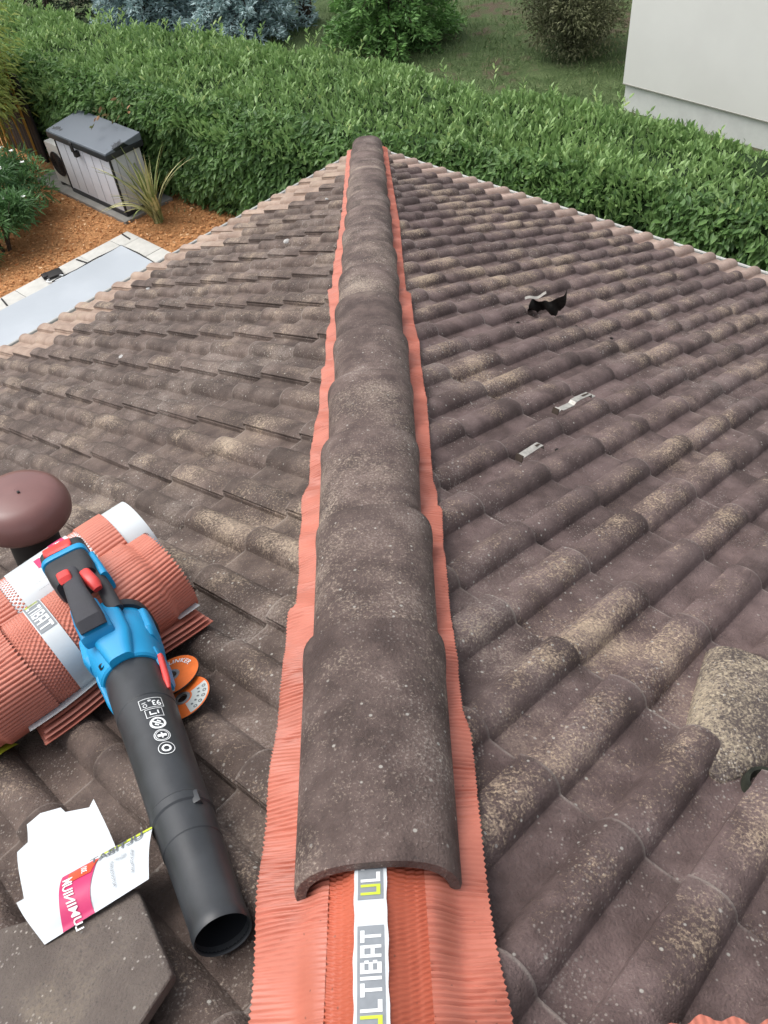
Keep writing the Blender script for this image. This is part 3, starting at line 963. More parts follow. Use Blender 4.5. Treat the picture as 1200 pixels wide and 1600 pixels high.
    path_loft(mb, [(0.690, .026, .090, .018, .016, 3), (0.740, .024, .112, .016, .016, 3), (0.800, .014, .128, .020, .020, 3)])
    path_loft(mb, [(0.780, -.022, .128, .046, .038, 4.5), (0.800, -.024, .132, .052, .044, 5), (0.850, -.030, .132, .052, .044, 5), (0.862, -.030, .130, .050, .042, 5)])
    mb.build('battery_mount', M['blk_matte'], root, True, auto=28)
    mb = MB()
    path_loft(mb, [(0.860, -.030, .132, .0535, .046, 5), (0.866, -.030, .132, .055, .048, 5), (0.876, -.031, .132, .055, .048, 5), (0.880, -.031, .132, .0535, .046, 5)])
    path_loft(mb, [(0.770, .036, .112, .010, .028, 4), (0.820, .030, .118, .010, .034, 4), (0.862, .026, .122, .008, .030, 4)])
    mb.build('battery_band', M['blue'], root, True, auto=28)
    mb = MB()
    path_loft(mb, [(0.880, -.031, .130, .054, .044, 5), (0.925, -.033, .126, .054, .044, 5), (0.936, -.034, .124, .047, .037, 5)])
    bt = mb.build('battery', M['blk_matte'], root, True, auto=28)
    mb = MB()
    path_loft(mb, [(0.888, -.036, .172, .030, .005, 5), (0.892, -.036, .174, .034, .006, 5), (0.925, -.038, .170, .034, .006, 5), (0.932, -.038, .166, .031, .005, 5)])
    mb.build('battery_button', M['red'], bt, True, auto=28)
    mb = MB()
    path_loft(mb, [(0.742, -.036, .172, .013, .006, 3), (0.748, -.036, .178, .015, .009, 3.5), (0.772, -.038, .178, .015, .009, 3.5), (0.780, -.038, .172, .013, .006, 3)])
    mb.build('speed_switch', M['red'], root, True, auto=40)
    mb = MB()
    path_loft(mb, [(0.722, .014, .136, .010, .010, 3), (0.735, .012, .144, .014, .016, 3), (0.770, .002, .150, .015, .018, 3), (0.785, -.004, .150, .012, .012, 3)])
    mb.build('trigger', M['red'], root, True, auto=40)
    # --- white symbols printed on the tube
    pr = MB()
    r_at = lambda a: 0.0622 if a > 0.462 else (0.0545 + (a - .226) * 0.0228)
    def on_tube(x, y, a_c, th_c):
        """x across (towards right), y along (towards the housing)"""
        a = a_c + y; r = r_at(a) + 0.0009
        th = th_c - x / r
        return W(a, r * math.cos(th), r * math.sin(th))
    def put(VF, a_c, th_c, rot=0.0, dx=0, dy=0):
        V, F = VF; cr, sr = math.cos(rot), math.sin(rot)
        pr.add([on_tube(dx + x * cr - y * sr, dy + x * sr + y * cr, a_c, th_c) for x, y, _ in V], F)
    TH = math.radians(66)
    a0 = 0.436
    fw = .0012
    def boxline(a_c, w, h):
        for r in ((-w, -h, w, -h + fw), (-w, h - fw, w, h), (-w, -h + fw, -w + fw, h - fw), (w - fw, -h + fw, w, h - fw)):
            put(rect_poly(*r, 10, 1), a_c, TH)
    boxline(a0, .023, .0125)
    put(text_polys('93', .0185), a0, TH, math.pi / 2 * 0 + math.pi, .010, -.001)
    put(text_polys('dB', .0065), a0, TH, math.pi, -.002, .006)
    put(ring_poly(.003, .0042, 20), a0, TH, 0, -.013, -.005)
    put(rect_poly(-.018, .002, -.010, .0035, 3, 1), a0, TH)
    boxline(a0 - .026, .017, .0105)
    put(rect_poly(-.009, -.005, -.0065, .005, 2, 2), a0 - .026, TH); put(rect_poly(-.0065, -.005, .004, -.002, 4, 1), a0 - .026, TH); put(rect_poly(.006, -.004, .009, .005, 2, 2), a0 - .026, TH)
    a1 = a0 - .053
    put(ring_poly(.0105, .0148, 36, 1.05, .95), a1, TH)
    cr = math.radians(-35)
    put(rect_poly(-.0102, -.0016, .0102, .0016, 6, 1), a1, TH, cr)
    put(rect_poly(-.004, .003, .004, .0065, 2, 1), a1, TH, cr); put(rect_poly(-.004, -.0065, .004, -.003, 2, 1), a1, TH, cr)
    a2 = a1 - .031
    put(ring_poly(.0135, .0148, 36, 1.05, .95), a2, TH); put(ring_poly(.0108, .0120, 36, 1.05, .95), a2, TH)
    put(rect_poly(-.0085, -.003, -.0015, .003, 2, 2), a2, TH); put(rect_poly(.0015, -.003, .0085, .003, 2, 2), a2, TH); put(rect_poly(-.0015, -.0065, .0015, .0065, 1, 3), a2, TH)
    a3 = a2 - .031
    put(ring_poly(.0135, .0148, 36, 1.05, .95), a3, TH); put(ring_poly(.0050, .0090, 30, 1.0, .9), a3, TH)
    pr.build('symbols', M['white_print'], tb)
M['blk'] = simple('black moulded plastic', (0.030, 0.033, 0.037), 0.42, 0.5, 0.25, 14, 0.05)
M['blk_in'] = simple('black bore', (0.012, 0.013, 0.016), 0.6, 0.3, 0.2)
M['blk_matte'] = simple('matte black plastic', (0.032, 0.033, 0.037), 0.6, 0.4, 0.2, 20, 0.1)
M['gripc'] = simple('dark grey soft grip', (0.055, 0.055, 0.062), 0.7, 0.3, 0.15, 30, 0.15)
M['blue'] = simple('cyan blue plastic', (0.003, 0.285, 0.57), 0.45, 0.5, 0.08, 10)
M['blue_dk'] = simple('cyan blue socket', (0.003, 0.22, 0.46), 0.45, 0.5, 0.06, 10)
M['red'] = simple('red plastic', (0.68, 0.055, 0.05), 0.4, 0.5, 0.06, 20)
leaf_blower()

# ---- two cutting discs
def cutting_disc(c, tilt, label, cat_txt, turn):
    ex, up, sl, nz = axes(-1)
    n = (nz + Vector(tilt)).normalized()
    x = (Vector((1, 0, 0)) - n * n.x).normalized(); y = n.cross(x)
    root = empty('cutting_disc', c)
    tag(root, label, 'cutting disc', 'orange cutting discs beside the blower')
    fr = frame(Vector((0, 0, 0)), x, y, n) @ Matrix.Rotation(turn, 4, 'Z')
    R = 0.0575
    mb = MB(); mb.lathe([(0.0115, 0.0), (R, 0.0), (R, 0.0022), (0.0115, 0.0022), (0.0115, 0.0)], 48, fr=fr)
    mb.build('abrasive_disc', M['abrasive'], root, True, auto=30)
    mb = MB(); mb.lathe([(0.0165, 0.0026), (R - .0015, 0.0026)], 48, fr=fr)
    lb = mb.build('label', M['disc_orange'], root)
    mb = MB(); mb.lathe([(0.0105, -0.0005), (0.0165, -0.0005), (0.0165, 0.0034), (0.0105, 0.0034), (0.0105, -0.0005)], 24, fr=fr)
    mb.build('arbor_ring', M['steel'], root, True, auto=30)
    # lettering along the rim
    V, F = text_polys('BLINKER', 0.0155, 1.1)
    RR = 0.041
    W = [fr @ Vector(((RR + yy) * math.sin(xx / RR), (RR + yy) * math.cos(xx / RR), 0.0033)) for xx, yy, _ in V]
    make_mesh('lettering', W, F, M['white_print'], lb)
    mb = MB()
    for k in range(14):          # grey data field opposite the name
        pass
    V = []; F = []
    a0, a1 = math.radians(150), math.radians(250)
    for k in range(25):
        a = a0 + (a1 - a0) * k / 24
        V += [tuple(fr @ Vector((.020 * math.sin(a), .020 * math.cos(a), .003))), tuple(fr @ Vector((.053 * math.sin(a), .053 * math.cos(a), .003)))]
        if k: F.append((2 * k - 2, 2 * k - 1, 2 * k + 1, 2 * k))
    make_mesh('data_field', V, F, M['grey_pale'], lb)
    mb = MB()
    for k in range(5):
        a = math.radians(165 + 17 * k)
        q = fr @ Matrix.Translation((.046 * math.sin(a), .046 * math.cos(a), .0036)) @ Matrix.Rotation(-a, 4, 'Z')
        V, F = ring_poly(.0022, .0040, 14); mb.add([tuple(q @ Vector(v)) for v in V], F)
        V, F = rect_poly(-.002, -.014, .002, -.009); mb.add([tuple(q @ Vector(v)) for v in V], F)
    mb.build('symbols', M['dark_print'], lb)
M['abrasive'] = simple('black abrasive', (0.03, 0.028, 0.027), 0.9, 0.2, 0.3, 120, 0.4)
M['disc_orange'] = simple('orange disc label', (0.72, 0.155, 0.025), 0.45, 0.4, 0.1, 40)
M['steel'] = simple('dull steel', (0.42, 0.42, 0.41), 0.38, 0.5, 0.1, 30, 0, 0.8)
M['grey_pale'] = simple('pale grey print', (0.50, 0.54, 0.52), 0.5, 0.4, 0.06)
cutting_disc(on_roof(-1, 4.587, 4.012, 0.080), (0.04, 0.0, 0), 'orange cutting disc with grey data field, the upper one beside the blower', '', math.radians(-10))
cutting_disc(on_roof(-1, 4.608, 4.078, 0.066), (0.02, -0.03, 0), 'orange cutting disc with black rim, the lower one beside the blower', '', math.radians(100))

# ---- torn label paper lying by the blower
def torn_paper():
    ex, up, sl, nz = axes(-1)
    c = on_roof(-1, 4.93, 4.20, 0.062)
    root = empty('torn_label', c)
    tag(root, 'torn white label with magenta band lying on the loose tile', 'label paper')
    def L(s, u, h): return Vector(on_roof(-1, s, u, h)) - Vector(c)
    # back leaf of the folded sheet: plain white
    pts = [(5.005, 4.235), (4.973, 4.134), (4.953, 4.128), (4.939, 4.086), (4.913, 4.09), (4.884, 4.118), (4.883, 4.134), (4.852, 4.169), (4.839, 4.163), (4.864, 4.295), (4.941, 4.275)]
    def sheet(pts, hf, n=3, thick=0.0004):
        bm = bmesh.new()
        vs_ = [bm.verts.new(L(s, u, 0)) for s, u in pts]
        bm.faces.new(vs_)
        bmesh.ops.triangulate(bm, faces=bm.faces[:])
        bmesh.ops.subdivide_edges(bm, edges=bm.edges[:], cuts=n, use_grid_fill=True)
        for v in bm.verts:
            P = v.co + c
            s = (-P.x - P.y) / R2; u = (P.x - P.y) / R2
            v.co = L(s, u, hf(s, u))
        me = bpy.data.meshes.new('sheet'); bm.to_mesh(me); bm.free()
        me.polygons.foreach_set('use_smooth', [True] * len(me.polygons))
        return me
    hb = lambda s, u: 0.105 + 0.016 * max(0, (4.10 - u) / .05) ** 2 * .3 + 0.006 * math.sin(s * 40 + u * 25)
    o = link_mesh('blank_leaf', sheet(pts, hb, 4), M['paper'], root)
    # front leaf: folded, curling up along its lower edge, printed
    A0 = (5.012, 4.226); B0 = (4.809, 4.322)      # fold line from left to the tube
    def Q(x, y):            # x 0..1 along the fold, y 0..1 towards the camera
        s = A0[0] + (B0[0] - A0[0]) * x; u = A0[1] + (B0[1] - A0[1]) * x
        ds, du = 0.000 + 0.049 * x, 0.102 - 0.037 * x
        s += ds * y; u += du * y
        h = 0.108 + 0.020 * math.sin(math.pi * min(1, y * 1.05)) * (0.7 + 0.3 * math.sin(x * 5)) - 0.010 * y + 0.012 * x
        return s, u, h
    def patch(x0, y0, x1, y1, nx, ny, off, curve=None):
        V = []; F = []
        for j in range(ny + 1):
            for i in range(nx + 1):
                y = y0 + (y1 - y0) * j / ny
                xa, xb = (x0, x1) if curve is None else curve(y)
                x = xa + (xb - xa) * i / nx
                s, u, h = Q(x, y); V.append(L(s, u, h + off))
        for j in range(ny):
            for i in range(nx): F.append((j * (nx + 1) + i, j * (nx + 1) + i + 1, (j + 1) * (nx + 1) + i + 1, (j + 1) * (nx + 1) + i))
        return V, F
    V, F = patch(0, 0, 1, 1, 40, 14, 0)
    fl = make_mesh('printed_leaf', V, F, M['paper'], root, True)
    V, F = patch(0, 0, 1, 1, 12, 20, 0.0012, lambda y: (0.26 + 0.05 * math.sin(y * 3) - 0.07 * y + 0.10 * (1 - y) ** 2 - .02, 0.50 + 0.10 * (1 - y) ** 2 + 0.02 * math.sin(y * 5)))
    V = V[:]; make_mesh('magenta_band', V, F, M['magenta_print'], fl, True)
    V, F = patch(0, 0.03, 1, 0.30, 10, 8, 0.0022, lambda y: (0.40 - .14 * y, 0.625 - 0.36 * y * (1 - y)))
    make_mesh('red_band', V, F, M['red_print'], fl, True)
    V, F = patch(0.62, -0.055, 1.0, 0.0, 20, 3, 0.0015); make_mesh('lime_band', V, F, M['lime_print'], fl, True)
    def ptext(txt, size, x, y, rot, mat, off=0.003):
        V, F = text_polys(txt, size)
        cr, sr = math.cos(rot), math.sin(rot)
        make_mesh('lettering', [L(*(lambda q: (q[0], q[1], q[2] + off))(Q(x + (vx * cr - vy * sr), y + (vx * sr + vy * cr) * 2.0))) for vx, vy, _ in V], F, M[mat], fl)
    ptext('LUMINIUM', .105, .345, .66, -math.pi / 2 * 1.0 + 0.12, 'white_print')
    ptext('300', .06, .50, .16, -math.pi / 2, 'white_print', 0.0035)
    ptext('ULTIBAT', .10, .74, .035, math.pi, 'dark_print')
    ptext('AUTOCOLLANT', .034, .70, .55, -math.pi / 2, 'grey_print')
    ptext('INSTALLATION', .034, .86, .50, -math.pi / 2, 'grey_print')
    V, F = [], []
    for k in range(4):
        v, f = ring_poly(.05 + .02 * k, .058 + .02 * k, 20); b = len(V); V += v; F += [tuple(i + b for i in q) for q in f[:9]]
    make_mesh('emblem', [L(*(lambda q: (q[0], q[1], q[2] + .003))(Q(.76 + vx * .42 + vy * .2, .26 + vy * .8))) for vx, vy, _ in V], F, M['grey_print'], fl)
torn_paper()

# ---- piece of printed wrapper at the left edge
def wrapper():
    ex, up, sl, nz = axes(-1)
    c = on_roof(-1, 4.905, 3.745, 0.03)
    root = empty('plastic_wrapper', c)
    tag(root, 'crumpled white wrapper with lime stripe at the left edge below the flashing roll', 'wrapper')
    V = []; F = []; n, m = 14, 10; fm = []
    for j in range(m + 1):
        for i in range(n + 1):
            s = -0.028 + 0.20 * i / n; u = -0.055 + 0.130 * j / m - 0.25 * (.20 * i / n) ** 1.0 * 0 
            h = 0.062 + 0.006 * math.sin(i * .9 + j * .6) + 0.005 * math.sin(j * 1.1 - i * .5)
            q = Vector(on_roof(-1, 4.905 + s + .01 * math.sin(j * 1.1), 3.745 + u, h)) - Vector(c); V.append(q)
    for j in range(m):
        for i in range(n):
            F.append((j * (n + 1) + i, j * (n + 1) + i + 1, (j + 1) * (n + 1) + i + 1, (j + 1) * (n + 1) + i)); fm.append(1 if j >= m - 3 else (2 if 3 <= j <= 4 and i % 3 else 0))
    make_mesh('film', V, F, None, root, True, fm, [M['liner'], M['lime_print'], M['grey_print']])
wrapper()

# ---- loose tile, flat side up
def loose_tile():
    ex, up, sl, nz = axes(-1)
    c = on_roof(-1, 4.99, 4.40, 0.055)
    root = empty('loose_tile', c)
    tag(root, 'loose dark roof tile lying flat under the torn label', 'roof tile')
    bm = bmesh.new()
    base = [(4.911, 4.531), (4.877, 4.375), (5.049, 4.233), (5.25, 4.36), (5.06, 4.57)]
    lo = [bm.verts.new(Vector(on_roof(-1, s, u, 0.068)) - c) for s, u in base]
    hi = [bm.verts.new(Vector(on_roof(-1, s, u, 0.095)) - c) for s, u in base]
    bm.faces.new(hi); bm.faces.new(lo[::-1])
    for i in range(len(base)):
        k = (i + 1) % len(base); bm.faces.new((lo[i], lo[k], hi[k], hi[i]))
    bmesh.ops.recalc_face_normals(bm, faces=bm.faces[:])
    bmesh.ops.bevel(bm, geom=bm.edges[:], offset=0.006, segments=3, profile=0.6, affect='EDGES')
    me = bpy.data.meshes.new('body'); bm.to_mesh(me); bm.free()
    me.polygons.foreach_set('use_smooth', [True] * len(me.polygons)); me.set_sharp_from_angle(angle=math.radians(40))
    link_mesh('body', me, M['tile_loose'], root)
    # nib rib along the far edge
    mb = MB()
    a = Vector(on_roof(-1, 5.14, 4.215, 0.098)) - c; b = Vector(on_roof(-1, 5.27, 4.35, 0.098)) - c
    tube(mb, [a, (a + b) / 2, b], 0.012, 8)
    mb.build('edge_rib', M['tile_loose'], root, True)
loose_tile()

# ---- two metal tile clips and a crumpled black scrap on the right slope
def clip(c_su, d_su, length, segs, label):
    ex, up, sl, nz = axes(1)
    c = on_roof(1, *c_su, 0.045)
    root = empty('tile_clip', c)
    tag(root, label, 'metal clip', 'metal clips on the right slope')
    d = (ex * d_su[0] + sl * d_su[1]).normalized(); w = nz.cross(d).normalized()
    hw = 0.0115; th = 0.0016
    mb = MB(); rings = []
    for x, z in segs:
        x *= length
        rings.append([tuple(d * x + w * hw + nz * z), tuple(d * x - w * hw + nz * z), tuple(d * x - w * hw + nz * (z + th)), tuple(d * x + w * hw + nz * (z + th))])
    mb.loft(rings)
    mb.build('strip', M['galv'], root)
    mb = MB()
    fr = frame(Vector((0, 0, 0)), d, w, nz)
    z = max(q[1] for q in segs) + th
    mb.box(.16 * length, .34 * length, -.0035, .0035, z + .0002, z + .0009, fr=fr)
    mb.build('slot', M['umber'], root)
    mb = MB()
    x0 = segs[0][0] * length
    mb.box(x0 - .003, x0 + .001, -hw, hw, -0.008, 0.012, fr=fr)
    mb.build('turned_end', M['umber'], root)
M['galv'] = simple('weathered galvanised steel', (0.40, 0.385, 0.35), 0.5, 0.5, 0.25, 60, 0.2, 0.35)
M['umber'] = simple('rust brown', (0.06, 0.045, 0.035), 0.8, 0.3, 0.3)  # dark brown for the slot strip and the turned end
clip((3.905, 2.975), (0.0, -1.0), 0.24, [(-.5, .0), (-.44, .008), (-.38, .001), (-.1, .004), (-.06, .014), (0.0, .016), (.04, .018), (.36, .020), (.40, .006), (.5, .008)], 'bent zigzag metal clip, the upper one on the right slope')
clip((4.030, 3.405), (0.0, -1.0), 0.115, [(-.5, .004), (.30, .018), (.38, .018), (.5, .002)], 'short slotted metal clip, the lower one on the right slope')

def scrap():
    c = on_roof(1, 3.287, 2.24, 0.05)
    root = empty('black_scrap', c); root.scale = (1.28, 1.2, 1.25)
    tag(root, 'crumpled scrap of black felt standing on the right slope', 'felt scrap')
    V = []; F = []; n, m = 16, 10
    for j in range(m + 1):
        for i in range(n + 1):
            x = -0.06 + 0.125 * i / n
            f = j / m
            top = 0.062 + 0.050 * max(0, (x - 0.01) / 0.05) ** 1.2 + 0.008 * math.sin(i * 1.1)
            y = 0.035 * (1 - f) ** 2 - 0.02 + 0.014 * math.sin(i * .9 + j * .5) + 0.02 * math.sin(i * .35)
            z = -0.012 + top * f + 0.004 * math.sin(i * 2.2) * (1 - f)
            V.append((x * (1 - .12 * (1 - f)), y, z))
    for j in range(m):
        for i in range(n): F.append((j * (n + 1) + i, j * (n + 1) + i + 1, (j + 1) * (n + 1) + i + 1, (j + 1) * (n + 1) + i))
    make_mesh('felt', V, F, M['felt'], root, True)
    V = []; F = []      # pale upper lip curling back
    for i in range(9):
        x = -0.066 + 0.070 * i / 8
        for k in range(4):
            V.append((x, 0.004 + 0.0025 * k, 0.054 + 0.003 * math.sin(i) + .012 * max(0, (i - 5) / 3) + 0.002 * k))
    for i in range(8):
        for k in range(3): F.append((i * 4 + k, i * 4 + k + 1, (i + 1) * 4 + k + 1, (i + 1) * 4 + k))
    make_mesh('pale_lip', V, F, M['felt_pale'], root, True)
M['felt'] = simple('black bitumen felt', (0.016, 0.014, 0.012), 0.8, 0.3, 0.6, 60, 0.6)
M['felt_pale'] = simple('pale torn felt edge', (0.42, 0.40, 0.36), 0.8, 0.3, 0.2, 60)
scrap()

# ---- crumbs of mortar and paper on the slopes
def crumb(side, s, u, size, mat, label, seed):
    c = on_roof(side, s, u, 0.055)
    r = random.Random(seed)
    bm = bmesh.new(); bmesh.ops.create_icosphere(bm, subdivisions=2, radius=size)
    for v in bm.verts:
        v.co = Vector((v.co.x * r.uniform(.9, 1.5), v.co.y * r.uniform(.6, 1.1), v.co.z * r.uniform(.3, .6)))
    me = bpy.data.meshes.new('mortar_crumb'); bm.to_mesh(me); bm.free()
    o = link_mesh('mortar_crumb', me, M[mat]); o.location = c; o.rotation_euler = (r.uniform(-.4, .4), r.uniform(-.4, .4), r.uniform(0, 6))
    tag(o, label, 'debris', 'crumbs on the left slope')
M['crumb'] = simple('pale mortar', (0.46, 0.45, 0.43), 0.8, 0.3, 0.2, 60)
crumb(-1, 2.10, 1.41, 0.017, 'crumb', 'white crumb lying mid slope between the eave and the far hip tiles', 1)
crumb(-1, 3.44, 1.71, 0.016, 'crumb', 'white crumb on the left slope above the pool corner', 2)
crumb(-1, 1.39, 1.00, 0.013, 'crumb', 'small white crumb nearest the far end of the hip', 3)
crumb(-1, 2.65, 0.65, 0.011, 'crumb', 'tiny white crumb close to the left eave', 4)

for k, (s_, u_) in enumerate(((3.36, 2.30), (3.44, 2.22), (3.40, 2.42), (3.52, 2.36), (3.30, 2.45), (3.60, 2.20), (3.47, 2.52), (4.22, 2.35), (4.40, 2.60), (4.05, 3.30))):
    o_ = None
    crumb(1, s_, u_, random.uniform(.005, .009), 'felt', 'tiny dark crumb scattered on the right slope', 50 + k)
for o_ in COL.objects:
    if o_.get('label') == 'tiny dark crumb scattered on the right slope': o_['group'] = 'dark crumbs on the right slope'; o_.name = 'felt_crumb'; o_.location.z -= 0.02
# ---- edge of a second flashing strip reaching in at the lower right
def flashing_edge():
    c = on_roof(1, 5.10, 4.56, 0.05)
    V = []; F = []; n, m = 120, 10
    for j in range(m + 1):
        for i in range(n + 1):
            s = 5.018 + 0.36 * i / n; 
            # the strip runs level in the picture: mostly along (+x)
            x = 0.335 + 0.42 * i / n; y = -6.772 - 0.30 * j / m + 0.004 * math.sin(i * .5) + 0.008 * math.sin(i * .11) + (0.05 * i / n) 
            u = (-x - y) / R2
            V.append(Vector((x, y, u * TP + 0.062 + 0.0018 * math.sin(i * 2 * math.pi / 3.0))) - c)
    for j in range(m):
        for i in range(n): F.append((j * (n + 1) + i, j * (n + 1) + i + 1, (j + 1) * (n + 1) + i + 1, (j + 1) * (n + 1) + i))
    o = make_mesh('flashing_strip', V, F, M['coral'], None, True)
    o.location = c
    tag(o, 'edge of a second coral flashing strip at the lower right corner', 'flashing')
flashing_edge()

# ================================================================== garden and neighbours
def ground_material():
    n = NT('meadow lawn'); P = n.pos()
    a = n.noise(P, 0.5, 5, 0.6); b = n.noise(P, 3.2, 6, 0.65); f = n.noise(P, 38, 4, 0.7)
    g = n.mix(n.ramp(b, 0.3, 0.7), (0.080, 0.125, 0.045, 1), (0.155, 0.210, 0.090, 1))
    g = n.mix(n.ramp(f, 0.35, 0.7, 0, .7), g, (0.030, 0.052, 0.018, 1))
    soil = n.mix(f, (0.075, 0.052, 0.036, 1), (0.16, 0.125, 0.09, 1))
    m = n.math('ADD', n.math('MULTIPLY', a, .7), n.math('MULTIPLY', b, .5))
    c = n.mix(n.ramp(m, 0.60, 0.72), g, soil)
    n.bump(f, 0.8, 0.05)
    return n.fin(c, 0.95, 0.2)
M['lawn'] = ground_material()
me_v = [(-300, -300, GROUND), (300, -300, GROUND), (300, 300, GROUND), (-300, 300, GROUND)]
tag(make_mesh('ground', me_v, [(0, 1, 2, 3)], M['lawn']), kind='structure')

E_ = Vector((1, -1, 0)) / R2        # along the right eave / hedge / shed front
F_ = Vector((-1, -1, 0)) / R2       # towards the left of the house

# ---- fast leaf scatter
def leaf_mesh(name, base, d, L, W, mat, fold=0.12, droop=0.15, nrm=None, simple_leaf=False, tint=None):
    N = len(base)
    d = d / np.linalg.norm(d, axis=1, keepdims=True)
    r = RNG.normal(size=(N, 3)) if nrm is None else nrm + 0.55 * RNG.normal(size=(N, 3))
    s = np.cross(d, r); s /= np.linalg.norm(s, axis=1, keepdims=True) + 1e-9
    n = np.cross(s, d)
    L = np.broadcast_to(np.asarray(L, float), (N,))[:, None]; W = np.broadcast_to(np.asarray(W, float), (N,))[:, None]
    dr = np.array([0, 0, -1.0])
    if simple_leaf:
        v = [base, base + d * L * .45 + s * W * .5, base + d * L * .45 - s * W * .5, base + d * L + dr * L * droop]
        T = np.array([[0, 1, 2], [1, 3, 2]])
    else:
        q1 = base + d * L * .36 + dr * L * droop * .10; q2 = base + d * L * .70 + dr * L * droop * .42
        v = [base, q1 + s * W * .5, q1 - n * W * fold, q1 - s * W * .5, q2 + s * W * .40, q2 - n * W * fold, q2 - s * W * .40, base + d * L + dr * L * droop]
        T = np.array([[0, 1, 2], [0, 2, 3], [1, 4, 5], [1, 5, 2], [2, 5, 6], [2, 6, 3], [4, 7, 5], [5, 7, 6]])
    k = len(v)
    V = np.stack(v, 1).reshape(-1, 3)
    F = (np.arange(N)[:, None, None] * k + T[None]).reshape(-1, 3)
    me = grid_mesh(name, V, F, mat, smooth=False)
    t = RNG.random(N) if tint is None else tint
    at = me.attributes.new('tint', 'FLOAT', 'POINT')
    at.data.foreach_set('value', np.repeat(t, k).astype(np.float32))
    return me

def leaf_material(name, c0, c1, c2=None, rough=0.4, spec=0.5, trans=0.25):
    n = NT(name); t = n.attr('tint')
    c = n.mix(n.ramp(t, 0.0, 0.85), c0, c1)
    if c2: c = n.mix(n.ramp(t, 0.93, 0.97), c, c2)
    P = n.pos()
    c = n.mix(n.ramp(n.noise(P, 1.3, 3), 0.35, 0.7, 0, .25), c, tuple(x * 1.35 for x in c1[:3]) + (1,))
    m = n.fin(c, rough, spec)
    # thin leaves let some light through
    tr = n.node('ShaderNodeBsdfTranslucent'); n.set(tr.inputs['Color'], c)
    mx = n.node('ShaderNodeMixShader'); mx.inputs[0].default_value = trans
    n.t.links.new(n.b.outputs[0], mx.inputs[1]); n.t.links.new(tr.outputs[0], mx.inputs[2])
    n.t.links.new(mx.outputs[0], n.out.inputs['Surface'])
    return m
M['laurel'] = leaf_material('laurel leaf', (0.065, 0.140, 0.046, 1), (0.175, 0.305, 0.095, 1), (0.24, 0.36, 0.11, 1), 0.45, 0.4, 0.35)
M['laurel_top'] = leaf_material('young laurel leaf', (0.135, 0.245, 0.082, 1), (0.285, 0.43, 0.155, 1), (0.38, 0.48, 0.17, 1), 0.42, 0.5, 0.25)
M['dark_core'] = simple('hedge gap shade', (0.022, 0.040, 0.016), 0.95, 0.1, 0.4, 6)
M['bark'] = simple('brown bark', (0.075, 0.055, 0.042), 0.9, 0.2, 0.3, 20, 0.5)

